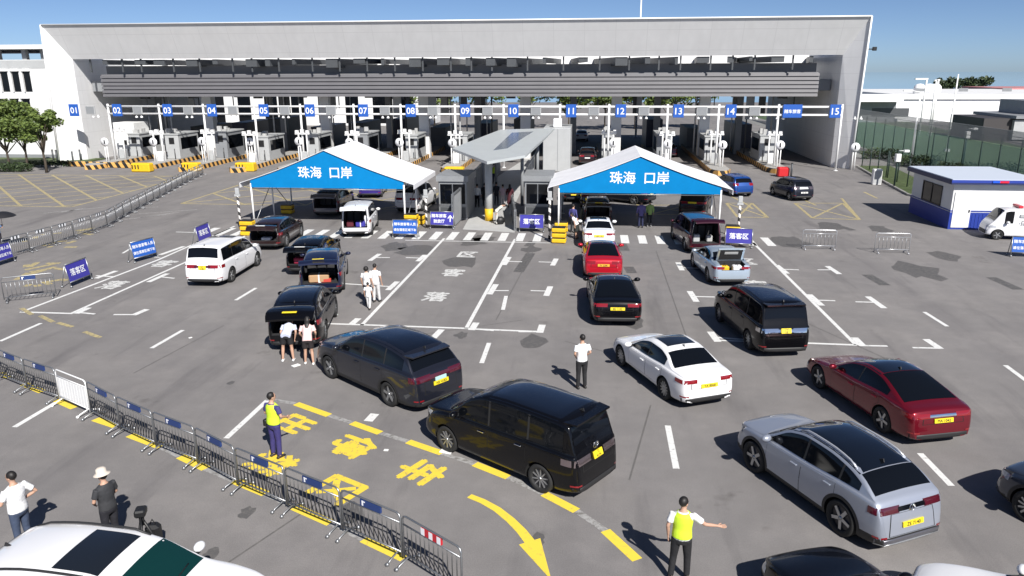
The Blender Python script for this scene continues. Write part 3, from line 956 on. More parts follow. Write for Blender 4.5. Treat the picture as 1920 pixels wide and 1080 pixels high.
# ------------------------------------------------------------------ standing signs
def stand_sign(pl, pr, label, lines, col, arrow=False, wd=1.45, hh=.82):
    A, B = G(*pl), G(*pr)
    c = (A + B) / 2
    d = B - A
    o = empty("notice_board", c, math.atan2(d.y, d.x), label, "sign")
    tl = Matrix.Rotation(R(-9), 4, 'X')
    m = MB(); m.box(-wd / 2, wd / 2, -.02, .02, .24, .24 + hh, M=tl, ch=.008); m.build("board", col, o)
    fr = MB()
    for a, b in (((-wd / 2, .24), (wd / 2, .24)), ((-wd / 2, .24 + hh), (wd / 2, .24 + hh))):
        fr = MB(); fr.tube([tl @ Vector((a[0], -.02, a[1])), tl @ Vector((b[0], -.02, b[1]))], .028, 6)
        fr.build("rail", M_STEEL, o)
    for sx in (-1, 1):
        lg = MB()
        lg.tube([tl @ Vector((sx * wd / 2, -.02, 0.02)), tl @ Vector((sx * wd / 2, -.02, .26 + hh))], .028, 6)
        lg.tube([(sx * wd / 2, .42, .03), tl @ Vector((sx * wd / 2, 0, .2 + hh))], .022, 6)
        lg.ball((sx * wd / 2, -.03, .05), .06, 6); lg.ball((sx * wd / 2, .42, .05), .06, 6)
        lg.build("leg", M_STEEL, o)
    n = len(lines)
    tx = MB()
    for k, (s, sz) in enumerate(lines):
        z = .24 + hh * (1 - (k + .5) / n) if n > 1 else .24 + hh / 2
        if n > 1: z = .24 + hh / 2 + (.5 - k) * hh * .4
        dx = -.17 if arrow else 0
        M = tl @ Matrix.Translation((dx, -.027, z)) @ Matrix.Rotation(math.pi / 2, 4, 'X')
        tx = text_mb(s, sz, None, M, bold=.018)
        if k < n - 1 or arrow: tx.build("lettering", M_LETTER, o, False); tx = MB()
    if arrow:
        M = tl @ Matrix.Translation((.52, -.027, .24 + hh / 2)) @ Matrix.Rotation(math.pi / 2, 4, 'X')
        for q in ([(-.03, -.2), (.03, -.2), (.03, .12), (-.03, .12)], [(-.15, .05), (0, .22), (0, .14), (-.15, -.03)], [(.15, .05), (.15, -.03), (0, .14), (0, .22)]):
            tx.add([M @ Vector((p[0], p[1], 0)) for p in q], [(0, 1, 2, 3)])
    tx.build("arrow_mark" if arrow else "lettering", M_LETTER, o, False)
    return o
DROP = [("落客区", .34)]
TWO = [("随车旅客等人员", .185), ("请在落客区域下车", .168)]
stand_sign((133, 540), (172, 524), "violet blue drop-off sign right of the empty wheeled barrier, among faded yellow letters", DROP, M_VIOLET)
stand_sign((252, 494), (296, 482), "blue two-line notice board standing on the white line left of the white minivan", TWO, M_BLUE)
stand_sign((370, 463), (402, 449), "violet blue drop-off sign half hidden behind the white minivan", DROP, M_VIOLET)
stand_sign((-18, 505), (32, 489), "violet notice board cut off by the left edge of the view", TWO, M_VIOLET)
stand_sign((738, 446), (781, 447), "blue two-line notice board in front of the first tent's right leg", TWO, M_BLUE)
stand_sign((807, 429), (850, 430), "violet arrow board pointing up beside the walkway entrance", [("随车旅客", .235), ("验放厅", .235)], M_VIOLET, True)
stand_sign((974, 435), (1019, 436), "violet blue drop-off sign on the right of the walkway entrance", DROP, M_VIOLET)
stand_sign((1359, 464), (1409, 466), "violet blue drop-off sign right of the dark red minivan", DROP, M_VIOLET, wd=1.4)
stand_sign((1902, 482), (1946, 484), "blue two-line notice board in front of the patrol cart", TWO, M_BLUE)

# ------------------------------------------------------------------ crowd barriers
def barrier_parts(o, L, n, frame, bars, plate=None, panel=False, h=1.06, lite=False):
    m = MB()
    r = .021
    c = .1
    pts = [(-L/2, 0, .12), (-L/2, 0, h - c), (-L/2 + c*.3, 0, h - c*.3), (-L/2 + c, 0, h), (L/2 - c, 0, h), (L/2 - c*.3, 0, h - c*.3), (L/2, 0, h - c), (L/2, 0, .12)]
    m.tube(pts, r, 6)
    m.tube([(-L/2, 0, .2), (L/2, 0, .2)], r, 6)
    m.tube([(-L/2, 0, h - .2), (L/2, 0, h - .2)], r * .8, 6)
    m.build("frame", frame, o)
    if panel:
        m = MB()
        for k in range(10):
            x = -L/2 + .06 + k * (L - .12) / 10
            m.box(x, x + (L - .12) / 10 - .02, -.012, .012, .24, h - .24)
        m.build("panel", M_WHITE, o)
    else:
        m = MB()
        for k in range(1, n):
            x = -L/2 + L * k / n
            m.tube([(x, 0, .2), (x, 0, h - .2)], .011, 5)
        for k in (-.18, 0, .18):
            m.tube([(k, 0, h - .2), (k, 0, h)], .009, 5)
        m.build("bars", bars, o)
    for sx in (-1, 1):
        x = sx * (L/2 - .12)
        m = MB(); m.tube([(x, -.3, .03), (x, -.22, .09), (x, 0, .16), (x, .22, .09), (x, .3, .03)], .02, 6)
        m.ball((x, -.3, .045), .045, 5); m.ball((x, .3, .045), .045, 5)
        m.build("foot", frame, o)
    if plate:
        m = MB(); m.box(-.25, .3, -.025, .025, h - .17, h - .02); m.build("plate", plate, o)
        if plate is M_PLATE:
            m = MB(); m.box(-.2, -.16, -.03, -.026, h - .15, h - .04); m.box(-.2, -.11, -.0305, -.0265, h - .07, h - .045); m.build("mark", M_LETTER, o)
        else:
            for k in (-.25, -.03, .19):
                m = MB(); m.box(k, k + .1, -.028, .028, h - .168, h - .022); m.build("tape_band", M_LETTER, o)
M_PLATE = mat("dark_blue_plate", (.02, .045, .16), .45)
M_TAPE = mat("red_tape", (.5, .02, .03), .5)
protoB = {}
def barrier(kind, p, ang, label, group):
    if kind not in protoB:
        o = empty("crowd_barrier", p, ang, label, "barrier", group)
        L = 1.62 if kind != 'far' else 1.62
        if kind == 'far': barrier_parts(o, L, 12, M_STEEL, M_STEEL, M_DGREY)
        elif kind == 'panel': barrier_parts(o, L, 12, M_WHITE, M_STEEL, None, True)
        elif kind == 'tape': barrier_parts(o, L, 13, M_STEEL, M_DSTEEL, M_TAPE)
        elif kind == 'lone': barrier_parts(o, 1.75, 9, mat("bright_steel", (.55, .56, .58), .3, metal=.6), M_STEEL)
        elif kind == 'loneplate': barrier_parts(o, 1.9, 12, M_STEEL, M_STEEL, M_PLATE)
        else: barrier_parts(o, L, 13, M_STEEL, M_DSTEEL, M_PLATE)
        protoB[kind] = o
        return o
    o = copy_tree(protoB[kind])
    o.location = p; o.rotation_euler = (0, 0, ang)
    tag(o, label, "barrier", group)
    return o
def along(pts, step):
    pts = [Vector((p[0], p[1], 0)) for p in pts]
    seg, out = 0, [pts[0]]
    cur = pts[0]
    while seg < len(pts) - 1:
        if (pts[seg + 1] - cur).length < 1e-6: seg += 1; continue
        # advance to the next point at straight distance STEP
        a, b = cur, pts[seg + 1]
        found = False
        for s in range(seg, len(pts) - 1):
            p0 = pts[s] if s > seg else cur
            d = pts[s + 1] - p0
            # solve |p0 + t d - cur| = step
            f0 = p0 - cur
            A_, B_, C_ = d.dot(d), 2 * f0.dot(d), f0.dot(f0) - step * step
            disc = B_ * B_ - 4 * A_ * C_
            if disc < 0: continue
            t = (-B_ + math.sqrt(disc)) / (2 * A_)
            if 0 <= t <= 1:
                cur = p0 + d * t; seg = s; out.append(cur); found = True; break
        if not found: break
    return out
line = [G(*q) for q in ((-40, 690), (20, 722), (90, 746), (150, 768), (245, 821), (310, 849), (385, 879), (445, 914), (545, 958), (640, 999), (745, 1046), (840, 1098), (900, 1150))]
pp = along([(q.x, q.y) for q in line], 1.68)
best = min(range(len(pp) - 1), key=lambda i: ((pp[i] + pp[i + 1]) / 2 - G(118, 755)).length)
tapes = {min(range(len(pp) - 1), key=lambda i: ((pp[i] + pp[i + 1]) / 2 - G(*q)).length) for q in ((792, 1070), (165, 778))}
for i in range(len(pp) - 1):
    d = pp[i + 1] - pp[i]
    c = (pp[i] + pp[i + 1]) / 2
    kind = 'panel' if i == best else ('tape' if i in tapes else 'near')
    lab = {'panel': "white slatted barrier panel standing in the steel barrier row", 'near': "dark steel crowd barrier with blue plate in the foreground row",
           'tape': ("steel crowd barrier with red and white tape at the right end of the row" if c.x > -10 else "steel crowd barrier with red and white tape next to the white slatted panel")}[kind]
    barrier(kind, c, math.atan2(d.y, d.x), lab, "steel crowd barriers in the foreground row")
line = [(-30.2, 35.3), (-29.9, 38.5), (-29.8, 41.5), (-30.0, 44), (-31.0, 47.2), (-32.9, 54.5), (-35.3, 63.5), (-36.5, 69)]
pp = along(line, 1.68)
for i in range(len(pp) - 1):
    d = pp[i + 1] - pp[i]
    barrier('far', (pp[i] + pp[i + 1]) / 2, math.atan2(d.y, d.x), "steel crowd barrier in the long row beside the yellow hatched area", "crowd barriers beside the yellow hatched area")
for (pl, pr, k, lab) in (((18, 566), (98, 557), 'loneplate', "empty wheeled barrier standing alone left of the drop-off sign"), ((1508, 467), (1560, 468), 'lone', "bright steel barrier alone on the right, nearer the yellow box"), ((1644, 474), (1698, 475), 'lone', "bright steel barrier alone on the right, in front of the guard hut")):
    A, B = G(*pl), G(*pr)
    barrier(k, (A + B) / 2, math.atan2((B - A).y, (B - A).x), lab, None)
# ------------------------------------------------------------------ RIGHT SIDE: hut, fences, lamp posts, warehouses
M_HBLUE = mat("deep_blue_cladding", (.018, .045, .3), .5, noise=.05)
hx0, hy0 = 21.55, 47.55
hut = empty("guard_hut", (hx0, hy0, 0), 0, "white and blue prefabricated guard hut with a flat roof and one window", "hut")
hwx, hdy = 4.6, 5.9
m = MB(); m.box(0, hwx, 0, hdy, 1.02, 2.75); m.build("wall", M_WALL, hut)
m = MB()
m.box(-.03, hwx + .03, -.03, hdy + .03, 0, .99)
m.build("blue_skirt", M_HBLUE, hut)
m = MB()
for z in (1.0, 1.12): m.box(-.035, hwx + .035, -.035, hdy + .035, z - .03, z + .03)
m.build("stripe", M_HBLUE, hut)
m = MB(); m.box(-.35, hwx + .35, -.4, hdy + .35, 2.753, 3.0); m.build("roof_edge", mat("dark_navy_trim", (.02, .03, .1), .5), hut)
m = MB(); m.box(-.36, hwx + .36, -.42, -.38, 2.86, 3.02); m.build("fascia_band", M_HBLUE, hut)
m = MB(); m.box(-.3, hwx + .3, -.35, hdy + .3, 3.003, 3.06); m.build("roof", mat("pale_roof_sheet", (.55, .6, .68), .5), hut)
m = MB(); m.box(.12, 1.12, -.06, -.032, .12, 2.25); dr = m.build("door", M_WHITE, hut)
m = MB(); m.box(1.0, 1.06, -.1, -.062, 1.05, 1.2); m.build("handle", M_BLACK, dr)
m = MB(); m.box(-.012, .02, 1.5, 4.2, 1.22, 2.35); wn = m.build("window", M_GLASS, hut)
m = MB()
for y in (1.45, 2.85, 4.2): m.box(-.045, -.013, y - .04, y + .04, 1.2, 2.38)
for z in (1.18, 2.36): m.box(-.045, -.013, 1.41, 4.24, z - .04, z + .04)
m.build("frame", M_BLACK, wn)
m = MB(); m.box(1.9, 2.3, -.47, -.42, 2.87, 2.99); m.build("blue_lamp", mat("blue_lamp", (.02, .1, .6), .2), hut)
m = MB(); m.box(2.3, 2.8, -.47, -.42, 2.87, 2.99); m.build("red_lamp", mat("red_lamp", (.6, .02, .05), .2), hut)
# corrugation of the skirt front
m = MB()
for k in range(16): m.box(1.25 + k * .2, 1.31 + k * .2, -.05, -.031, .05, .94)
m.build("skirt_ribs", M_HBLUE, hut)

M_MESH = mat("green_mesh_fence", (.22, .36, .33), .6, alpha=.38)
M_WIRE = mat("grey_wire_mesh", (.28, .3, .3), .6, alpha=.5)
M_GPOST = mat("dark_green_post", (.015, .035, .03), .5)
def fence(name, label, pts, h, step, mesh, pw=.05, top=None, ph=None):
    A = Vector((*pts[0], 0))
    o = empty(name, A, 0, label, "fence")
    for (a, b) in zip(pts[:-1], pts[1:]):
        a = Vector((*a, 0)); b = Vector((*b, 0)); d = b - a; L = d.length
        ang = math.atan2(d.y, d.x)
        M = Matrix.Translation(a - A) @ Matrix.Rotation(ang, 4, 'Z')
        m = MB(); m.box(0, L, -.01, .01, .1, h, M=M); m.build("mesh_panel", mesh, o)
        if top:
            m = MB(); m.box(0, L, -.06, .06, h + .04, top, M=M); m.build("razor_wire", M_WIRE, o)
            m = MB()
            for z in (h + .35, h + .8): m.tube([M @ Vector((0, 0, z)), M @ Vector((L, 0, z))], .03, 4)
            m.build("wire", M_STEEL, o)
        k = 0
        while k < L:
            m = MB(); m.tube([M @ Vector((k, .0, 0)), M @ Vector((k, .0, ph or h + .1))], pw, 5); m.build("post", M_GPOST, o)
            k += step
    return o
fence("perimeter_fence", "tall green mesh perimeter fence topped with grey razor wire along the road at right", [(34, 46), (33.2, 80), (33.0, 150)], 3.3, 3.0, M_MESH, .06, 4.55, 3.9)
fence("verge_fence", "thin dark posts with light mesh on the verge right of the gate hall", [(26.6, 78.5), (26.0, 70), (25.2, 59)], 2.2, 2.7, mat("thin_dark_mesh", (.05, .07, .06), .6, alpha=.12), .05, None, 2.4)
# road beyond the verge and grass beyond the fence
pr = MB(); pr.quad((29.5, 20, .006), (32.6, 20, .006), (32.2, 160, .006), (28.8, 160, .006)); tag(pr.build("perimeter_road", mat("pale_worn_concrete", (.2, .2, .19), .85, noise=.15, nscale=.6)), kind='structure')
gb = MB(); gb.quad((33.6, 20, .005), (46, 20, .005), (60, 170, .005), (33.3, 170, .005)); tag(gb.build("grass", mat("dark_green_grass", (.07, .11, .05), .9, noise=.4, nscale=.6)), kind='stuff')

def lamp_post(bx, by, tx, ty, label, head=True, Yg=None):
    p = G(bx, by)
    t = PYp(tx, ty, p.y)
    o = empty("lamp_post", p, 0, label, "lamp post")
    h = t.z
    m = MB(); m.tube([(0, 0, 0), (0, 0, h)], [.13, .07], 8); m.build("pole", M_WHITE, o)
    m = MB(); m.box(-.25, .25, -.25, .25, 0, .3); m.build("base", M_LGREY, o)
    if head:
        m = MB(); m.tube([(0, 0, h - .05), (-.9, 0, h + .1)], .05, 6); m.box(-1.7, -.8, -.15, .15, h + .06, h + .16); m.build("lamp_head", M_WHITE, o)
lamp_post(1708, 305, 1723, 172, "tall white lamp post behind the verge, left of the other tall one")
lamp_post(1775, 284, 1793, 139, "tallest white pole in front of the white warehouse", False)
for k, (bx, ty) in enumerate(((1738, 148), (1756, 151), (1760, 150))):
    Y = 118
    p = PYp(bx, ty, Y)
    o = empty("lamp_post", (p.x, Y, 0), 0, ("far white street lamp with arm reaching over the warehouse roof", "far thin white pole rising above the warehouse roof", "second thin white pole just right of its twin above the warehouse roof")[k], "lamp post")
    m = MB(); m.tube([(0, 0, 0), (0, 0, p.z)], .12, 6); m.build("pole", M_WHITE, o)
    m = MB(); m.box(-1.6 if k == 0 else -.3, .15, -.14, .14, p.z - .1, p.z + .12); m.build("lamp_head", M_WHITE, o)
def camera_post(px, py, h, label):
    o = empty("camera_post", G(px, py), 0, label, "camera post")
    m = MB(); m.tube([(0, 0, 0), (0, 0, h)], .07, 6); m.build("pole", M_GPOST, o)
    m = MB(); m.box(-.2, .2, -.2, .2, h - .9, h - .25, ch=.04); m.build("cabinet", M_WHITE, o)
    m = MB(); m.tube([(0, 0, h), (.5, -.1, h)], .03, 6); m.box(.35, .75, -.25, 0, h - .12, h + .08, ch=.03); m.build("camera", M_WHITE, o)
camera_post(1676, 352, 3.0, "short camera post with white cabinet left of the guard hut")
camera_post(1803, 322, 4.0, "camera post with white boxes in front of the green fence above the guard hut")
camera_post(1918, 345, 4.2, "camera post with white box at the right edge before the green fence")
o = empty("utility_box", G(1642, 346), 0, "white utility box on the verge near the gate hall corner", "cabinet")
m = MB(); m.box(-.35, .35, -.25, .25, 0, 1.3, ch=.04); m.build("cabinet", M_WHITE, o)
m = MB(); m.box(-.3, .3, -.26, -.252, .1, 1.2); m.build("door", M_LGREY, o)

# white warehouse and neighbours
WY = 150
def bld(name, label, px0, px1, pyt, Y, dep, col, cat="building"):
    a, b = PYp(px0, pyt, Y), PYp(px1, pyt, Y)
    o = empty(name, (a.x, Y, 0), 0, label, cat)
    m = MB(); m.box(0, b.x - a.x, 0, dep, 0, a.z); m.build("wall", col, o)
    return o, b.x - a.x, a.z
M_BWALL = mat("bright_white_cladding", (.86, .86, .87), .6, noise=.02)
o, W_, H_ = bld("warehouse", "long windowless white warehouse beyond the perimeter fence", 1682, 2300, 186, WY, 40, M_BWALL)
m = MB(); m.box(-.4, W_ + .4, -.4, 40.4, H_ + .003, H_ + .9); m.build("roof", M_WALL, o)
for k in range(9):
    m = MB(); m.box(3 + k * 7.5, 4.6 + k * 7.5, -.06, -.003, 5.4, 6.0); m.build("vent", M_GREY, o)
o2, W2, H2 = bld("warehouse_annex", "grey loading annex with a big dark opening between gate hall and white warehouse", 1610, 1681, 190, WY - 2, 30, M_GREY)
m = MB(); m.box(2.5, 9, -.03, .01, 1, H2 - 1.2); m.build("loading_door", M_DGREY, o2)
m = MB(); m.box(-4, W2 + .3, -2.5, 0, H2 + .003, H2 + 1.3); m.build("roof_canopy", M_BWALL, o2)
o3, W3, H3 = bld("low_shed", "low dark shed with grey roof in front of the white warehouse at right", 1846, 1990, 222, 110, 10, mat("dark_brown_cladding", (.05, .045, .045), .6))
m = MB(); m.box(3.5, W3 + .5, -1, 11, H3 + .003, H3 + .4); m.box(6.5, W3 + .5, 2, 10, H3 + .403, H3 + 2.2); m.build("roof", M_GREY, o3)
m = MB(); m.box(3.6, 7, -.6, -.01, .2, H3 - .2); m.build("grey_bay", M_LGREY, o3)
o4, W4, H4 = bld("red_roof_building", "white building with a red roof edge far right behind the warehouse", 1885, 2200, 174, 185, 20, M_BWALL)
m = MB(); m.box(-.5, W4, -.5, 20, H4 + .003, H4 + 1.0); m.build("roof", mat("faded_red_roof", (.45, .2, .2), .7), o4)
# rooftop tanks on the warehouse
for k, px in enumerate((1722, 1740, 1752)):
    p = PYp(px, 180, WY + 4)
    t = empty("roof_tank", (p.x, WY + 4, H_ + .9), 0, "white rounded tank on the left part of the warehouse roof", "tank", "white tanks on the warehouse roof")
    m = MB(); m.lathe([(0, 0), (1.0, 0), (1.0, 1.2), (.6, 1.7), (0, 1.8)], 12); m.build("tank_body", M_BWALL, t)

# ------------------------------------------------------------------ LEFT: office block
ofx = PYp(119, 200, 80).x
of = empty("office_block", (ofx, 80, 0), 0, "white office block with tall slit windows and open roof terrace left of the gate hall", "building")
zt, zb = PYp(40, 84, 80).z, PYp(40, 112, 80).z
m = MB(); m.box(-26, 0, 0, 18, 0, zb); m.build("wall", M_WALL, of)
m = MB(); m.box(-27, .4, -.6, 18.5, zt - .45, zt); m.build("roof", M_WALL, of)
for x in (-2.0, -4.2, -7.4, -12): 
    m = MB(); m.box(x, x + .5, .4, .9, zb + .003, zt - .453); m.build("roof_post", M_GREY, of)
m = MB(); m.box(-26, -.05, -.03, 0, zb - .9, zb - .05); m.build("parapet_band", M_LGREY, of)
for px in (-10, 10, 31, 52):
    for (y0_, y1_) in ((134, 172), (185, 230)):
        a, b = PYp(px - 2.5, y1_, 80), PYp(px + 3, y0_, 80)
        m = MB(); m.box(a.x - ofx, b.x - ofx, -.02, .01, a.z, b.z); wn = m.build("window", M_GLASS, of)
        m = MB(); m.box(a.x - ofx - .12, b.x - ofx + .12, -.3, 0, b.z + .02, b.z + .14); m.box(a.x - ofx - .12, a.x - ofx - .02, -.2, 0, a.z, b.z); m.build("frame", M_WALL, wn)
m = MB(); m.box(-1.2, -.15, -.5, 0, 2.2, 3.6, ch=.03); m.build("air_conditioner", M_LGREY, of)
m = MB(); m.box(-26, 0, -.25, -.01, 0, .5); m.build("plinth", M_GREY, of)

# ------------------------------------------------------------------ trees, hedges
def leaf_mat(name, c):
    m = bpy.data.materials.new(name); m.use_nodes = True
    n, l = m.node_tree.nodes, m.node_tree.links
    b = n["Principled BSDF"]; b.inputs["Roughness"].default_value = .6
    gi = n.new("ShaderNodeNewGeometry")
    r = n.new("ShaderNodeValToRGB")
    r.color_ramp.elements[0].color = (c[0] * .55, c[1] * .6, c[2] * .6, 1)
    r.color_ramp.elements[1].color = (c[0] * 1.5, c[1] * 1.35, c[2] * 1.2, 1)
    l.new(gi.outputs["Random Per Island"], r.inputs[0]); l.new(r.outputs[0], b.inputs["Base Color"])
    b.inputs["Subsurface Weight"].default_value = 0
    return m
M_LEAF = leaf_mat("tree_leaves", (.1, .15, .035))
M_DLEAF = leaf_mat("dark_leaves", (.035, .06, .022))
M_BARK = mat("brown_bark", (.07, .055, .04), .9, noise=.3, nscale=8)
def leaves(mb, c, rad, n, size, rnd):
    for _ in range(n):
        d = Vector((rnd.gauss(0, 1), rnd.gauss(0, 1), rnd.gauss(0, 1))).normalized()
        p = Vector(c) + Vector((d.x * rad[0], d.y * rad[1], d.z * rad[2])) * (rnd.random() ** .45)
        a = Vector((rnd.gauss(0, 1), rnd.gauss(0, 1), rnd.gauss(0, .6))).normalized()
        b = a.cross(Vector((rnd.gauss(0, 1), rnd.gauss(0, 1), rnd.gauss(0, 1)))).normalized()
        s = size * rnd.uniform(.6, 1.3)
        mb.add([p - a * s, p + b * s * .5, p + a * s, p - b * s * .5], [(0, 1, 2, 3)])
def tree(p, h, cr, label, seed, lm=None, n=6500, group=None, name="broadleaf_tree", size=.16, trunk_h=.42, r0=.14):
    rnd = random.Random(seed)
    o = empty(name, p, rnd.uniform(0, 6), label, "tree", group)
    tb = MB()
    th = h * trunk_h
    tb.tube([(0, 0, 0), (.06, .03, th * .5), (.02, .08, th), (.1, .0, h * .7)], [r0, r0 * .8, r0 * .65, r0 * .3], 8)
    cl = []
    for k in range(9):
        q = rnd.uniform(0, 6.28); e = rnd.uniform(.45, 1.0)
        tip = Vector((math.cos(q) * cr * e * .8, math.sin(q) * cr * e * .8, th + (h - th) * rnd.uniform(.25, .85)))
        st = Vector((.04, .04, th * rnd.uniform(.75, 1.1)))
        tb.tube([st, st.lerp(tip, .5) + Vector((0, 0, .25)), tip], [r0 * .45, r0 * .28, r0 * .1], 6)
        cl.append(tip)
    tb.build("trunk", M_BARK, o)
    lb = MB()
    cl.append(Vector((0, 0, h * .85)))
    for _ in range(10):
        q = rnd.uniform(0, 6.28); e = rnd.uniform(.2, 1.0)
        cl.append(Vector((math.cos(q) * cr * e, math.sin(q) * cr * e, th + (h - th) * rnd.uniform(.15, .95))))
    for c in cl:
        k = rnd.uniform(.32, .6) * cr * .75
        leaves(lb, c, (k, k, k * .7), n // len(cl), size, rnd)
    lb.build("crown", lm or M_LEAF, o, False)
    return o
tree(G(18, 318), 6.9, 2.7, "leafy green tree by the office block at the left edge", 1, trunk_h=.3, n=8000)
tree(G(52, 316), 6.7, 2.6, "leafy green tree second from the left edge, on the planting strip", 2, trunk_h=.3, n=8000)
tree(G(88, 327) + Vector((-.9, 1.2, 0)), 6.0, 1.5, "slimmer leafy tree nearest the gate hall's left corner", 3, n=5000, trunk_h=.33)
tree(G(-25, 318), 6.8, 2.7, "leafy tree partly cut off by the left edge", 4, trunk_h=.3, n=7000)
def hedge(px0, px1, py, wd, h, label, seed, n=1500, Y=None):
    a, b = G(px0, py), G(px1, py)
    o = MB(); rnd = random.Random(seed)
    d = b - a
    for k in range(int(d.length / .9) + 1):
        leaves(o, a + d * min(1, k * .9 / d.length) + Vector((0, 0, h * .5)), (.8, wd, h * rnd.uniform(.45, .65)), int(n / (d.length / .9 + 1)), .13, rnd)
    ob = o.build("hedge", M_DLEAF, None, False)
    tag(ob, label, "hedge")
hedge(-20, 60, 322, .8, .9, "low shrub hedge beneath the trees at left", 11, 1600)
hedge(60, 135, 312, .6, .6, "low shrubs in front of the gate hall's left end wall", 12, 900)
hedge(1625, 1685, 298, 1.0, 1.1, "dark hedge on the far side of the perimeter road near the gate hall", 13, 1200)
hedge(1690, 1760, 312, 1.1, 1.2, "dark hedge between the lamp post and the guard hut", 14, 1200)
hedge(1765, 1905, 330, 1.2, 1.2, "dark hedge behind the guard hut", 15, 2200)
# trees behind the gate hall and beyond the warehouse
k = 0
for (X, Y, h, cr) in ((-18, 128, 8, 4), (-11, 132, 8, 4), (-4, 130, 7, 4), (2, 126, 8, 4.2), (7, 129, 8.6, 4), (12, 127, 8, 4.2), (17, 131, 9, 4), (-27, 131, 8, 4)):
    tree((X, Y, 0), h, cr, "round green tree on the far side of the gate hall, seen under the roof", 30 + k, group="trees on the far side of the gate hall", n=1500, size=.34, lm=M_LEAF); k += 1
for k, (px, pyt) in enumerate(((1775, 152), (1815, 151))):
    p = PYp(px, pyt, 215)
    tree((p.x, 215, 0), p.z + .5, 4.6 if k else 3.0, ("wider dark tree rising behind the warehouse roof", "narrower dark tree rising behind the warehouse roof")[1 - k], 50 + k, M_DLEAF, 1500, size=.5, trunk_h=.5, r0=.3)
# pale block far behind the hall with dark window gaps
bx0, bx1 = PYp(235, 190, 135).x, PYp(800, 190, 135).x
o = empty("rear_office_block", (bx0, 135, 0), 0, "pale block with dark window gaps far behind the left half of the gate hall", "building")
m = MB(); m.box(0, bx1 - bx0, 0, 12, 0, 6.6); m.build("wall", M_WALL, o)
k = 1.5
while k < bx1 - bx0 - 4:
    m = MB(); m.box(k, k + 2.4, -.03, .01, .4, 5.9); m.build("window", M_GLASS, o)
    k += 5.0
# mast above the roof
p = PYp(1204, -40, 112)
o = empty("mast", (p.x, 112, 0), 0, "thin white mast rising above the fascia", "mast")
m = MB(); m.tube([(0, 0, 0), (0, 0, p.z)], [.16, .09], 8); m.build("pole", M_WHITE, o)
m = MB(); m.lathe([(0, 0), (.35, 0), (.35, .1), (0, .1)], 8); m.build("base", M_LGREY, o)
# small camera on the right flank of the hall
p = PYp(1634, 92, 78)
o = empty("wall_camera", p, 0, "small dark floodlight bracket on the gate hall's right edge", "lamp")
m = MB(); m.tube([(-.4, 0, 0), (.2, 0, 0)], .05, 6); m.box(.1, .45, -.15, .15, -.15, .2, ch=.03); m.build("lamp", M_BLACK, o)
# ------------------------------------------------------------------ CARS
def pchip(pts):
    xs = [p[0] for p in pts]; ys = [p[1] for p in pts]; n = len(xs)
    h = [xs[i + 1] - xs[i] for i in range(n - 1)]
    dl = [(ys[i + 1] - ys[i]) / h[i] for i in range(n - 1)]
    m = [0.0] * n
    m[0], m[-1] = dl[0], dl[-1]
    for i in range(1, n - 1):
        if dl[i - 1] * dl[i] <= 0: m[i] = 0
        else:
            a, b = 2 * h[i] + h[i - 1], h[i] + 2 * h[i - 1]
            m[i] = (a + b) / (a / dl[i - 1] + b / dl[i])
    def f(x):
        if x <= xs[0]: return ys[0]
        if x >= xs[-1]: return ys[-1]
        i = 0
        while x > xs[i + 1]: i += 1
        t = (x - xs[i]) / h[i]
        t2, t3 = t * t, t * t * t
        return (2*t3 - 3*t2 + 1) * ys[i] + (t3 - 2*t2 + t) * h[i] * m[i] + (-2*t3 + 3*t2) * ys[i+1] + (t3 - t2) * h[i] * m[i+1]
    return f
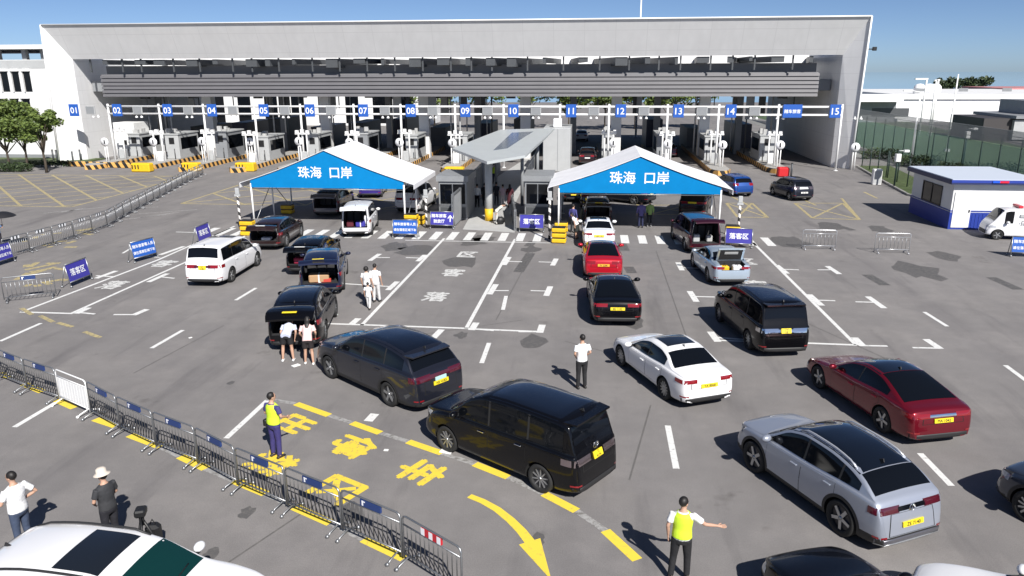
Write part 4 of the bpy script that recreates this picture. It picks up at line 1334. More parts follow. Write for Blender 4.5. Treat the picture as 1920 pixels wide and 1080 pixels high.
# centre-line profiles: (distance from the nose, height); belt lines; window breaks; glass limits
KIND = {
 'sedan': dict(L=4.69, W=1.82, top=[(0,.52),(.03,.64),(.13,.72),(.55,.84),(1.28,.95),(2.02,1.33),(2.5,1.43),(3.0,1.42),(3.4,1.34),(4.02,1.07),(4.4,1.05),(4.6,1.0),(4.655,.8),(4.69,.5)],
   belt=[(0,.5),(.5,.74),(1.3,.86),(2.5,.9),(3.8,.97),(4.69,.95)], rw=.72, ws=(1.36,1.98), rg=(3.36,3.96), win=[(1.45,2.52),(2.58,3.55)], door=[(1.5,2.54),(2.56,3.5)], ax=(.87,3.67), r=.335, gap=.10, tl=(.815,.925), plate=.78),
 'fastback': dict(L=4.97, W=1.95, top=[(0,.5),(.04,.62),(.2,.7),(.7,.83),(1.38,.95),(2.2,1.35),(2.75,1.44),(3.2,1.425),(4.0,1.23),(4.5,1.06),(4.82,1.0),(4.92,.85),(4.97,.5)],
   belt=[(0,.5),(.5,.76),(1.4,.88),(2.5,.92),(3.8,1.0),(4.97,.97)], rw=.7, ws=(1.48,2.16), rg=(3.3,4.42), win=[(1.6,2.66),(2.72,3.9)], door=[(1.6,2.68),(2.7,3.7)], ax=(.93,3.89), r=.355, gap=.10, tl=(.8,.92), plate=.74),
 'suv': dict(L=4.9, W=1.93, top=[(0,.6),(.03,.84),(.15,.98),(.6,1.06),(1.22,1.14),(1.95,1.59),(2.45,1.7),(3.2,1.715),(4.0,1.64),(4.34,1.55),(4.68,1.2),(4.8,1.1),(4.87,.85),(4.9,.5)],
   belt=[(0,.6),(.5,.95),(1.3,1.05),(2.5,1.08),(4.2,1.14),(4.9,1.1)], rw=.75, ws=(1.3,1.92), rg=(4.38,4.65), win=[(1.4,2.5),(2.56,3.5),(3.56,4.3)], door=[(1.42,2.52),(2.54,3.5)], ax=(.9,3.75), r=.37, gap=.12, tl=(.92,1.08), plate=.8, clad=.36),
 'mpv': dict(L=4.94, W=1.85, top=[(0,.55),(.03,.93),(.14,1.03),(.55,1.1),(1.0,1.18),(1.75,1.72),(2.2,1.86),(3.0,1.9),(4.35,1.88),(4.58,1.82),(4.76,1.32),(4.84,1.1),(4.91,.85),(4.94,.45)],
   belt=[(0,.6),(.5,.95),(1.1,1.05),(2.5,1.1),(4.3,1.14),(4.94,1.1)], rw=.82, ws=(1.1,1.7), rg=(4.595,4.74), win=[(1.2,2.3),(2.36,3.5),(3.56,4.5)], door=[(1.3,2.34),(2.36,3.5)], ax=(.93,3.93), r=.35, gap=.13, tl=(.9,1.05), plate=.98),
 'crossover': dict(L=4.6, W=1.85, top=[(0,.6),(.03,.84),(.14,.97),(.55,1.04),(1.05,1.1),(1.85,1.56),(2.35,1.66),(2.9,1.65),(3.5,1.57),(3.88,1.46),(4.3,1.2),(4.42,1.12),(4.53,.86),(4.6,.48)],
   belt=[(0,.6),(.5,.95),(1.15,1.01),(2.5,1.05),(3.9,1.13),(4.6,1.08)], rw=.74, ws=(1.12,1.82), rg=(3.82,4.26), win=[(1.25,2.38),(2.44,3.4),(3.46,3.95)], door=[(1.3,2.4),(2.42,3.4)], ax=(.86,3.63), r=.385, gap=.115, tl=(.9,1.04), plate=.7, clad=.44),
 'hatch': dict(L=3.95, W=1.7, top=[(0,.52),(.03,.74),(.14,.84),(.5,.94),(.85,1.01),(1.5,1.42),(1.95,1.53),(2.9,1.52),(3.4,1.46),(3.56,1.36),(3.78,.98),(3.88,.78),(3.95,.45)],
   belt=[(0,.5),(.5,.82),(1.0,.9),(2.4,.95),(3.4,1.02),(3.95,.95)], rw=.75, ws=(.95,1.46), rg=(3.57,3.74), win=[(1.1,2.1),(2.16,3.0),(3.06,3.45)], door=[(1.12,2.12),(2.14,2.95)], ax=(.75,3.25), r=.31, gap=.11, tl=(.84,1.02), plate=.62),
 'cart': dict(L=3.2, W=1.55, top=[(0,.5),(.03,.72),(.12,.9),(.25,1.05),(.72,1.68),(1.0,1.76),(2.6,1.78),(3.05,1.72),(3.15,1.2),(3.2,.4)],
   belt=[(0,.5),(.3,.85),(1.2,.9),(3.0,.9),(3.2,.88)], rw=.86, ws=(.28,.7), rg=(3.07,3.13), win=[(.75,1.15)], door=[(.62,1.2)], ax=(.5,2.6), r=.28, gap=.14, tl=(.8,.95), plate=.6),
}
def scaled(kind, L, W, H):
    k = dict(KIND[kind])
    fx = L / k['L']; H0 = max(z for _, z in k['top']); fz = H / H0
    for nm in ('top', 'belt'): k[nm] = [(u * fx, z * fz) for u, z in k[nm]]
    for nm in ('ws', 'rg', 'ax'): k[nm] = tuple(u * fx for u in k[nm])
    for nm in ('win', 'door'): k[nm] = [(a * fx, b * fx) for a, b in k[nm]]
    k['tl'] = tuple(z * fz for z in k['tl']); k['plate'] *= fz
    k['L'], k['W'], k['H'] = L, W, H
    return k
class Shape:
    def __init__(s, k):
        s.k = k
        L, W = k['L'], k['W']
        s.zt = pchip(k['top']); s.bl = pchip(k['belt'])
        s.H = k['H']
        s.hwf = pchip([(0, .74), (.06, .82), (.2, .9), (.5, .965), (1.0, 1.0), (L - 1.0, 1.0), (L - .45, .975), (L - .18, .93), (L - .05, .86), (L, .78)])
        us = set()
        n = int(L / .13)
        for i in range(n + 1): us.add(round(L * i / n, 4))
        for i in range(13):
            t = (i / 12) ** 1.6
            us.add(round(.42 * t, 4)); us.add(round(L - .5 * t, 4))
        for u in k['ws'] + k['rg']: us.add(round(u, 4))
        s.us = sorted(us)
        v, f = [], []
        rows = []
        for u in s.us:
            sec = s.section(u)
            ring = sec + [(-y, z) for (y, z) in reversed(sec[1:-1])]
            rows.append(len(v))
            for (y, z) in ring: v.append(Vector((L / 2 - u, -y, z)))     # y to the car's right is -Y
            N = len(ring)
        s.N = N
        for a in range(len(rows) - 1):
            for j in range(N):
                f.append((rows[a] + j, rows[a] + (j + 1) % N, rows[a + 1] + (j + 1) % N, rows[a + 1] + j))
        half = N // 2
        for r0, rev in ((rows[0], True), (rows[-1], False)):
            # bulged end cap: strips between left and right
            for j in range(half):
                a, b = r0 + j, r0 + j + 1
                c, d = r0 + (N - j) % N, r0 + (N - j - 1) % N
                q = [a, b, d, c]
                q2 = []
                for t in q:
                    if t not in q2: q2.append(t)
                if len(q2) > 2: f.append(tuple(reversed(q2)) if not rev else tuple(q2))
        s.v, s.f = v, f
        s.bvh = BVHTree.FromPolygons(v, f)
    def hw(s, u): return s.hwf(u) * s.k['W'] / 2
    def g(s, u):
        b = s.bl(u)
        t = max(0.0, min(1.0, (s.zt(u) - b) / (s.H - b)))
        return t * t * (3 - 2 * t) * .5 + t * .5
    def tw(s, u):
        hw = s.hw(u)
        return hw * (.9 + (s.k['rw'] - .9) * s.g(u))
    def section(s, u):
        hw, zt = s.hw(u), s.zt(u)
        L = s.k['L']
        g = s.g(u)
        zb = .2 + .06 * max(0, 1 - min(u, L - u) / .5)
        b = min(s.bl(u), zt - .07)
        tw = s.tw(u)
        cr = .045 + .03 * g
        zr = max(zt - cr, b + .015)
        m = zb + (b - zb) * .45
        P = [(0, zb), (hw - .14, zb), (hw - .035, zb + .05), (hw - .005, m - .05), (hw, m + .06), (hw - .022, b - .05), (hw - .05, b), (hw - .085 if g > .12 else (hw - .07), b + .012 + .0 * g)]
        P += [(tw + (hw - .085 - tw) * .5, b + (zr - b) * .52 + .01), (tw + .015, zr - .035 * g), (tw - .06, zr + cr * .45), (tw * .5, zt - .008), (0, zt)]
        for _ in range(2):
            Q = [P[0]]
            for i in range(len(P) - 1):
                a, c = P[i], P[i + 1]
                if i > 0: Q.append((a[0] * .75 + c[0] * .25, a[1] * .75 + c[1] * .25))
                if i < len(P) - 2: Q.append((a[0] * .25 + c[0] * .75, a[1] * .25 + c[1] * .75))
            Q.append(P[-1]); P = Q
        return P
    # -- overlays laid on the skin
    def patch(s, rows, off=.006, depth=.012):
        hits = []
        for row in rows:
            hr = []
            for (o, d) in row:
                o, d = Vector(o), Vector(d).normalized()
                loc, nor, i, dist = s.bvh.ray_cast(o, d)
                if loc is None:
                    loc, nor, i, dist = s.bvh.find_nearest(o + d * 3.2)
                if nor.dot(d) > 0: nor = -nor
                hr.append((loc, nor))
            hits.append(hr)
        R_, C_ = len(hits), len(hits[0])
        vs = [l + n * off for hr in hits for l, n in hr]
        fs = [(i * C_ + j, i * C_ + j + 1, (i + 1) * C_ + j + 1, (i + 1) * C_ + j) for i in range(R_ - 1) for j in range(C_ - 1)]
        if off <= .0085: m = MB(); m.add(vs, fs, 0, True); return m
        border = [(0, j) for j in range(C_)] + [(i, C_ - 1) for i in range(1, R_)] + [(R_ - 1, j) for j in range(C_ - 2, -1, -1)] + [(i, 0) for i in range(R_ - 2, 0, -1)]
        base = len(vs)
        for (i, j) in border:
            l, n = hits[i][j]
            vs.append(l + n * (off - depth))
        nb = len(border)
        for k in range(nb):
            a, b = border[k], border[(k + 1) % nb]
            fs.append((a[0] * C_ + a[1], base + k, base + (k + 1) % nb, b[0] * C_ + b[1]))
        m = MB(); m.add(vs, fs, 0, True)
        return m
    def side(s, u0, u1, lo, hi, sg, n=10, r=6, off=.006):
        L = s.k['L']
        rows = []
        for i in range(r + 1):
            row = []
            for j in range(n + 1):
                u = u0 + (u1 - u0) * j / n
                a, b = lo(u), hi(u)
                if b < a + .025: b = a + .025
                row.append(((L / 2 - u, sg * 3, a + (b - a) * i / r), (0, -sg, 0)))
            rows.append(row)
        return s.patch(rows, off)
    def topp(s, u0, u1, marg, n=10, r=8, off=.006, f0=-1, f1=1):
        L = s.k['L']
        rows = []
        for i in range(r + 1):
            u = u0 + (u1 - u0) * i / r
            w_ = s.tw(u) - marg
            rows.append([((L / 2 - u, w_ * (f0 + (f1 - f0) * j / n), 5), (0, 0, -1)) for j in range(n + 1)])
        return s.patch(rows, off)
    def end(s, rear, a0, a1, z0, z1, n=8, r=4, off=.006, back=.9):
        """polar patch round an end; angles from straight out, + toward the car's left"""
        L = s.k['L']
        sx = -1 if rear else 1
        cx = sx * (L / 2 - back)
        rows = []
        for i in range(r + 1):
            z = z0 + (z1 - z0) * i / r
            row = []
            for j in range(n + 1):
                q = a0 + (a1 - a0) * j / n
                d = Vector((sx * math.cos(q), math.sin(q), 0))
                row.append((Vector((cx, 0, z)) + d * 4, -d))
            rows.append(row)
        return s.patch(rows, off)
SHAPES = {}
def get_shape(kind, L, W, H):
    key = (kind, L, W, H)
    if key not in SHAPES: SHAPES[key] = Shape(scaled(kind, L, W, H))
    return SHAPES[key]

M_TRIM = mat("black_body_trim", (.02, .02, .021), .55)
M_WELL = mat("wheel_well_black", (.006, .006, .006), .9)
M_CHROME = mat("chrome", (.75, .75, .76), .12, metal=1)
M_TAIL = mat("red_tail_lamp", (.22, .008, .012), .12, coat=1)
M_HEAD = mat("clear_headlamp", (.5, .52, .55), .08, coat=1)
M_PLATEY = mat("yellow_number_plate", (.8, .62, .02), .5)
M_PLATEB = mat("pale_blue_number_plate", (.4, .62, .6), .5)
M_PLATEW = mat("pale_number_plate", (.72, .72, .7), .5)
M_CARGO = mat("cargo_lining", (.02, .02, .022), .9)
M_ALLOY = mat("alloy_rim", (.45, .46, .47), .3, metal=.8)
M_DALLOY = mat("dark_alloy_rim", (.05, .05, .055), .35, metal=.5)
def paint(name, c, metal=0.0, rough=.35):
    return mat(name, c, rough, metal=metal, coat=1.0, spec=.3, coat_rough=.03)

def make_rim(style):
    m = MB()
    m.lathe([(.0, -.02), (.66, -.02), (.68, .06), (.735, .085), (.735, .05), (.7, -.2)], 32, 0 if style != 'dark' else 1)
    m.lathe([(0, .0), (.66, .0)], 32, 1)
    n = {'multi': 10, 'five': 5, 'dark': 5, 'ten': 12}[style]
    for k in range(n):
        q = 2 * math.pi * k / n
        M = Matrix.Rotation(q, 4, 'Z')
        w0, w1 = (.05, .055) if n > 6 else (.1, .09)
        if style == 'multi':
            m.prism([(.08, -w0), (.66, -w1 - .02), (.66, w1 - .05), (.08, w0)], .012, .055, 0, M)
        else:
            m.prism([(.08, -w0), (.67, -w1), (.67, w1), (.08, w0)], .012, .06, 0, M)
    m.lathe([(.12, .01), (.12, .075), (0, .08)], 16, 0)
    return m.mesh("rim", [M_ALLOY if style != 'dark' else M_ALLOY, M_DALLOY if style != 'plain' else M_TRIM])
RIMS = {}
tyre = MB()
tyre.lathe([(.7, -.28), (.74, -.3), (.93, -.3), (.985, -.24), (1.0, -.16), (1.0, .02), (.985, .08), (.93, .12), (.74, .115), (.7, .09), (.66, .06), (.66, -.24), (.7, -.28)], 36)
TYRE = tyre.mesh("wheel", M_RUBBER)
tyre = None
MIR = {}
def mirror_mesh(pm):
    if pm.name not in MIR:
        m = MB()
        m.ball((0, .1, .06), (.09, .13, .085), 8)
        m.box(-.02, .04, -.08, .06, -.02, .04, 1)
        MIR[pm.name] = m.mesh("mirror", [pm, M_TRIM])
    return MIR[pm.name]
BODY = {}
def body_mesh(sh, kind, pm, cut):
    k = sh.k
    L, W, H = k['L'], k['W'], k['H']
    me = bpy.data.meshes.new("body")
    me.from_pydata(sh.v, [], sh.f)
    me.materials.append(pm); me.materials.append(M_TRIM); me.materials.append(M_WELL); me.materials.append(M_CARGO)
    bm = bmesh.new(); bm.from_mesh(me)
    bmesh.ops.recalc_face_normals(bm, faces=bm.faces)
    cz = k.get('clad', .27)
    for f in bm.faces:
        if f.calc_center_median().z < cz: f.material_index = 1
    bm.to_mesh(me); bm.free()
    me.polygons.foreach_set("use_smooth", [True] * len(me.polygons))
    ob = bpy.data.objects.new("body_tmp", me); COL.objects.link(ob)
    cutters = []
    c = MB()
    for u in k['ax']:
        for sg in (-1, 1):
            M = Matrix.Translation((L / 2 - u, sg * (W / 2 + .1), k['r'])) @ Matrix.Rotation(math.pi / 2, 4, 'X')
            rr = k['r'] + (.065 if kind != 'fastback' else .05)
            c.lathe([(rr, -.45), (rr, .45)], 40, 0, M=M, close=True)
    cutters.append((c, 2))
    if cut == 'hatch':
        c = MB()
        z0 = .62 * H / 1.72 if kind != 'mpv' else .6
        y = W / 2 - .2; y2 = W / 2 * k['rw'] - .08
        x0, x1 = -L / 2 - .3, -L / 2 + 1.25
        zz = H - .14
        c.add([(x0, -y, z0), (x1, -y, z0), (x1, y, z0), (x0, y, z0), (x0, -y, 1.05), (x1, -y, 1.05), (x1, y, 1.05), (x0, y, 1.05), (x0, -y2, zz), (x1, -y2, zz), (x1, y2, zz), (x0, y2, zz)],
              [(3, 2, 1, 0), (0, 1, 5, 4), (1, 2, 6, 5), (2, 3, 7, 6), (3, 0, 4, 7), (4, 5, 9, 8), (5, 6, 10, 9), (6, 7, 11, 10), (7, 4, 8, 11), (8, 9, 10, 11)])
        cutters.append((c, 3))
    if cut == 'boot':
        c = MB()
        c.box(-L / 2 + .1, -L / 2 + .68, -.56, .56, .5, 1.6)
        c.box(-L / 2 - .2, -L / 2 + .12, -.5, .5, .78, 1.6)
        cutters.append((c, 3))
    for cm, mi in cutters:
        cme = cm.mesh("cut", [M_WELL if mi == 2 else M_CARGO])
        bm = bmesh.new(); bm.from_mesh(cme)
        bmesh.ops.remove_doubles(bm, verts=bm.verts, dist=1e-5)
        bmesh.ops.recalc_face_normals(bm, faces=bm.faces); bm.to_mesh(cme); bm.free()
        co = bpy.data.objects.new("cut_tmp", cme); COL.objects.link(co)
        md = ob.modifiers.new("b", 'BOOLEAN'); md.operation = 'DIFFERENCE'; md.object = co; md.solver = 'EXACT'
        md.material_mode = 'TRANSFER'
        if mi == 3: md.use_self = True
    dg = bpy.context.evaluated_depsgraph_get()
    res = bpy.data.meshes.new_from_object(ob.evaluated_get(dg))
    for md in list(ob.modifiers): bpy.data.objects.remove(md.object)
    bpy.data.objects.remove(ob); bpy.data.meshes.remove(me)
    res.name = "body"
    res.set_sharp_from_angle(angle=R(38))
    return res

def make_car(label, cat, pos, hdg, kind, L, W, H, pm, *, rim='multi', roof=None, glass=None, plate="", plate_m=None, plate2=None, rails=False, sunroof=False, cut=None, cat_group=None,
             tail=None, strip=None, spoiler=False, emblem=None, darkpillar=True, sq=False, hatch_ang=12, name="car", doors=True, chrome=False, plate_z=None, lower=None, wheel_r=None, clad=None):
    sh = get_shape(kind, L, W, H)
    sh.k['r'] = wheel_r or KIND[kind]['r']
    if clad: sh.k['clad'] = clad
    k = sh.k
    o = empty(name, (pos[0], pos[1], 0), math.pi / 2 - hdg, label, cat)
    gm = glass or M_GLASS
    body = link("body", body_mesh(sh, kind, pm, cut), o)
    gap = k['gap']
    # glass
    ex = [(.0, .0)]
    sh.topp(k['ws'][0], k['ws'][1], .05, off=.006).build("windscreen", gm, o)
    if cut != 'hatch':
        sh.topp(k['rg'][0], k['rg'][1], .07 if kind not in ('mpv', 'suv', 'cart', 'hatch', 'crossover') else .06, off=.006).build("rear_window", gm, o)
    lo = lambda u: sh.bl(u) + .045
    hi = lambda u: sh.zt(u) - gap
    for sg in (1, -1):
        for (a, b) in k['win']:
            sh.side(a, b, lo, hi, sg).build("side_window", gm, o)
        if darkpillar:
            for (a, b) in zip([w_[1] for w_ in k['win'][:-1]], [w_[0] for w_ in k['win'][1:]]):
                sh.side(a - .01, b + .01, lo, hi, sg, 2, 5, .003).build("pillar_trim", M_TRIM, o)
        if doors:
            for (a, b) in k['door']:
                def dlo(u, base=.36):
                    z = base
                    for ua in k['ax']:
                        rr = k['r'] + .09
                        if abs(u - ua) < rr: z = max(z, k['r'] + math.sqrt(rr * rr - (u - ua) ** 2))
                    return z
                d = sh.side(a, b, dlo, lambda u: sh.bl(u) - .01, sg, 18, 6, .0028).build("door", pm, o)
                sh.side(a - .008, b + .008, lambda u: dlo(u) - .008, lambda u: sh.bl(u) - .006, sg, 18, 6, .0012).build("door_seam", M_WELL, d)
                u = b - .2
                zh = sh.bl(u) - .13
                l_, n_, _, _ = sh.bvh.ray_cast(Vector((L / 2 - u, sg * 3, zh)), Vector((0, -sg, 0)))
                m = MB(); m.box(-.1, .1, -.022, .022, -.014, .014, ch=.008)
                m.v = [(v[0] + l_.x, v[1] + l_.y + sg * .02, v[2] + l_.z) for v in m.v]
                m.build("handle", M_CHROME if chrome else pm, d)
        # mirrors
        u = k['win'][0][0] + .12
        mo = link("mirror", mirror_mesh(pm), o)
        mo.location = (L / 2 - u, sg * (sh.hw(u) - .02), sh.bl(u) + .06)
        mo.scale = (1, sg, 1)
        # lamps
        tlm = tail or M_TAIL
        a0, a1 = (R(24), R(62)) if kind in ('sedan', 'fastback') else (R(22), R(58))
        if kind == 'mpv': a0, a1 = R(17), R(62)
        if kind == 'hatch': a0, a1 = R(30), R(56)
        if cut == 'hatch': a0, a1 = R(45), R(66)
        if not (cut == 'boot' and False):
            sh.end(True, sg * a0, sg * a1, k['tl'][0], k['tl'][1]).build("tail_lamp", tlm, o)
        zf = sh.zt(.12) - .14
        sh.end(False, sg * R(22), sg * R(56), zf - .07, zf + .05).build("headlamp", M_HEAD, o)
    if roof is not None:
        sh.topp(k['ws'][1] + .02, k['rg'][0] - .02, .03, 10, 10, .005).build("roof_panel", roof, o)
    if sunroof:
        um = k['ws'][1]
        sh.topp(um + .3, um + 1.12, .19, 8, 6, .007).build("sunroof", mat("sunroof_glass", (.012, .015, .02), .06, coat=.5), o)
    if strip is not None:
        sh.end(True, -R(24), R(24), k['tl'][0] + .02, k['tl'][1] - .03, 10, 2, .007).build("lamp_strip", strip, o)
    # boot lid / tailgate outline and rear bumper
    if cut is None and kind != 'cart':
        zs = k['tl'][0] - .14 if kind in ('sedan', 'fastback') else k['plate'] - .24
        t = sh.end(True, -R(33), R(33), zs, k['tl'][0] - .012, 10, 4, .0045).build("tailgate", pm, o)
        sh.end(True, -R(34), R(34), zs - .012, k['tl'][0] - .006, 10, 4, .0022).build("tailgate_seam", M_WELL, t)
    sh.end(True, -R(48), R(48), .27, .40, 10, 3, .01).build("bumper_trim", lower or M_TRIM, o)
    for sg in (1, -1):
        sh.end(True, sg * R(36), sg * R(50), .43, .47, 3, 1, .008).build("reflector", M_TAIL, o)
    if lower is not None:
        sh.end(True, -R(48), R(48), .262, .3, 10, 2, .02).build("bumper_lip", P_SILVER, o)
    sh.end(False, -R(34), R(34), .3, .52, 10, 3, .008).build("grille", M_TRIM, o)
    # number plate
    if plate is not None and cut != 'hatch':
        pz = plate_z or k['plate']
        pw_, ph_ = (.27, .057) if not sq else (.17, .085)
        l_, n_, _, _ = sh.bvh.ray_cast(Vector((-L / 2 - 3, 0, pz)), Vector((1, 0, 0)))
        ti = math.asin(max(-.5, min(.5, n_.z if n_.x < 0 else -n_.z)))
        Mp = Matrix.Translation((l_.x - .025, 0, pz)) @ Matrix.Rotation(min(ti, .35), 4, 'Y')
        m = MB(); m.box(-.012, .02, -pw_, pw_, -ph_, ph_, M=Mp, ch=.005)
        po = m.build("number_plate", plate_m or M_PLATEY, o)
        if plate:
            Mt = Mp @ Matrix.Translation((-.0145, 0, 0)) @ Matrix.Rotation(-math.pi / 2, 4, 'Z') @ Matrix.Rotation(math.pi / 2, 4, 'X')
            if sq and " " in plate:
                tm_ = MB()
                for q, dz in zip(plate.split(" "), (.04, -.04)): text_mb(q, .085, tm_, Mt @ Matrix.Translation((0, dz, 0)), bold=.02)
                tm_.build("lettering", M_BLACK, po, False)
            else:
                text_mb(plate, .105, None, Mt, bold=.02).build("lettering", M_BLACK, po, False)
        if plate2:
            m = MB(); m.box(-.012, .02, -pw_ * .75, pw_ * .75, -ph_, ph_ * .9, M=Mp @ Matrix.Translation((0, 0, .12)), ch=.005)
            m.build("second_plate", plate2, o)
    if emblem:
        ze = emblem[1]
        l_, n_, _, _ = sh.bvh.ray_cast(Vector((-L / 2 - 3, 0, ze)), Vector((1, 0, 0)))
        Me = Matrix.Translation((l_.x - .02, 0, ze)) @ Matrix.Rotation(-math.pi / 2, 4, 'Z') @ Matrix.Rotation(math.pi / 2, 4, 'X')
        m = MB()
        ring = [Me @ Vector((.075 * math.cos(q * math.pi / 10) * emblem[2], .075 * math.sin(q * math.pi / 10), 0)) for q in range(21)]
        m.tube(ring, .009, 5)
        if emblem[0] == 'W':
            for a, b in (((-.035, .062), (0, .01)), ((0, .01), (.035, .062)), ((-.062, .03), (-.03, -.06)), ((-.03, -.06), (0, .0)), ((0, .0), (.03, -.06)), ((.03, -.06), (.062, .03))):
                m.tube([Me @ Vector((*a, 0)), Me @ Vector((*b, 0))], .007, 4)
        else:
            r2 = [Me @ Vector((.036 * math.cos(q * math.pi / 8), .07 * math.sin(q * math.pi / 8), 0)) for q in range(17)]
            m.tube(r2, .007, 4)
            r3 = [Me @ Vector((.075 * math.cos(q * math.pi / 8), .03 * math.sin(q * math.pi / 8) + .035, 0)) for q in range(17)]
            m.tube(r3, .006, 4)
        m.build("emblem", M_CHROME, o)
    if spoiler:
        u = k['rg'][0]
        m = MB()
        w_ = sh.tw(u) - .03
        z = sh.zt(u) - .015
        m.prism([(L / 2 - u + .16, -w_), (L / 2 - u + .16, w_), (L / 2 - u - .17, w_ * .92), (L / 2 - u - .17, -w_ * .92)], z + .0, z + .04)
        m.build("spoiler", pm, o)
    if rails:
        for sg in (1, -1):
            a, b = k['ws'][1] + .2, k['rg'][0] - .15
            pts = []
            for i in range(9):
                u = a + (b - a) * i / 8
                pts.append((L / 2 - u, sg * (sh.tw(u) - .075), sh.zt(u) - .045 + (.045 if 0 < i < 8 else .0)))
            m = MB(); m.tube(pts, .02, 6); m.build("roof_rail", rails if not isinstance(rails, bool) else M_STEEL, o)
    # dark plastic wheel-arch trims
    if k.get('clad', 0) > .3 and cut is None:
        for ua in k['ax']:
            for sg in (1, -1):
                rows = []
                for rr in (k['r'] + .052, k['r'] + .125):
                    rows.append([((L / 2 - ua + rr * math.cos(R(-14 + 208 * j / 26)), sg * 3, k['r'] + rr * math.sin(R(-14 + 208 * j / 26))), (0, -sg, 0)) for j in range(27)])
                sh.patch(rows, .004).build("arch_trim", M_TRIM, o)
    # windscreen wipers lying along the cowl
    for f0, f1 in ((-.75, -.08), (-.05, .62)):
        pts = []
        for t in range(5):
            u = k['ws'][0] + .05 + .05 * t / 4
            y = sh.tw(u) * (f0 + (f1 - f0) * t / 4)
            l_, n_, _, _ = sh.bvh.ray_cast(Vector((L / 2 - u, y, 5)), Vector((0, 0, -1)))
            if l_ is not None: pts.append(l_ + Vector((0, 0, .018)))
        if len(pts) > 1:
            m = MB(); m.tube(pts, .011, 4); m.build("wiper", M_BLACK, o)
    # shark fin
    u = k['rg'][0] - .18
    m = MB(); m.prism([(-.09, 0), (.08, 0), (-.06, .07)], -.012, .012, M=Matrix.Translation((L / 2 - u, 0, sh.zt(u) - .01)) @ Matrix.Rotation(math.pi / 2, 4, 'X'))
    m.build("antenna_fin", M_TRIM, o)
    # wheels
    if rim not in RIMS: RIMS[rim] = make_rim(rim)
    for u in k['ax']:
        for sg in (1, -1):
            wo = link("wheel", TYRE, o)
            wo.location = (L / 2 - u, sg * (W / 2 - .075), k['r'])
            wo.rotation_euler = (-sg * math.pi / 2, random.uniform(0, 3) * 0, 0)
            wo.scale = (k['r'], k['r'], k['r'] * 1.45)
            rm = link("rim", RIMS[rim], wo)
            rm.rotation_euler = (0, 0, random.uniform(0, 3))
    # raised tailgate or boot lid
    if cut == 'hatch':
        u = k['rg'][0] - .02
        hx, hz = L / 2 - u, sh.zt(u) - .02
        ln = 1.02 if kind != 'hatch' else .85
        w_ = sh.hw(u) - .12
        Mh = Matrix.Translation((hx, 0, hz)) @ Matrix.Rotation(R(hatch_ang), 4, 'Y')
        n = 8
        vs, fs = [], []
        for i in range(n + 1):
            t = i / n
            ww = (w_ * (.84 + .16 * min(1, t * 1.8))) * (1 if t < .9 else .97)
            for j in range(9):
                f_ = -1 + j / 4
                zz = .05 * math.sin(math.pi * min(1, t * .9 + .1)) - .03 * f_ * f_ - (.0 if t < .75 else (t - .75) * .5)
                vs.append(Mh @ Vector((-ln * t, ww * f_, zz)))
            
        for i in range(n + 1):
            for j in range(9):
                p = vs[i * 9 + j]
                vs.append(p - (Mh.to_3x3() @ Vector((0, 0, .07))))
        NN = (n + 1) * 9
        for i in range(n):
            for j in range(8):
                a = i * 9 + j
                fs.append((a, a + 1, a + 10, a + 9)); fs.append((NN + a, NN + a + 9, NN + a + 10, NN + a + 1))
        for i in range(n):
            for j in (0, 8):
                a = i * 9 + j; fs.append((a, a + 9, NN + a + 9, NN + a))
        for j in range(8):
            for i in (0, n):
                a = i * 9 + j; fs.append((a, a + 1, NN + a + 1, NN + a))
        m = MB(); m.add(vs, fs, 0, True)
        tg = m.build("tailgate", pm, o)
        tg.data.set_sharp_from_angle(angle=R(40))
        gv = []
        for t in (.1, .3, .5):
            ww = w_ * (.84 + .16 * min(1, t * 1.8)) * .86
            for j in range(5):
                f_ = -1 + j / 2
                gv.append(Mh @ Vector((-ln * t, ww * f_, .05 * math.sin(math.pi * min(1, t * .9 + .1)) - .03 * (f_ * .86) ** 2 + .008)))
        m = MB(); m.add(gv, [(i * 5 + j, i * 5 + j + 1, i * 5 + j + 6, i * 5 + j + 5) for i in range(2) for j in range(4)], 0, True)
        m.build("tailgate_window", gm, tg)
        if plate is not None:
            m = MB(); m.box(-ln * .82 - .06, -ln * .82 + .06, -.24, .24, .035, .06, M=Mh, ch=.005); m.build("number_plate", plate_m or M_PLATEY, tg)
        # gas struts
        for sg in (1, -1):
            m = MB(); m.tube([(hx - .28, sg * (w_ - .02), hz - .75), Mh @ Vector((-ln * .55, sg * (w_ - .06), -.05))], .016, 5); m.build("strut", M_STEEL, o)
        # rear seat backs inside
        m = MB()
        for y in (-.42, .0, .42): m.box(-L / 2 + .98, -L / 2 + 1.12, y - .19, y + .19, .66, H - .45, ch=.04)
        m.build("rear_seat", mat("dark_seat_cloth", (.03, .03, .032), .9), o)
    if cut == 'boot':
        u = L - .72
        hx, hz = L / 2 - u, sh.zt(u) + .02
        Mh = Matrix.Translation((hx, 0, hz)) @ Matrix.Rotation(R(62), 4, 'Y')
        m = MB(); m.box(-.66, 0, -.6, .6, -.045, .02, M=Mh, ch=.015)
        tg = m.build("boot_lid", pm, o)
        m = MB(); m.box(-.6, -.06, -.5, .5, -.055, -.047, M=Mh); m.build("lining", M_CARGO, tg)
        m = MB(); m.box(-.5, -.38, -.3, .3, -.075, -.056, M=Mh); m.build("inner_handle", M_LGREY, tg)
    return o

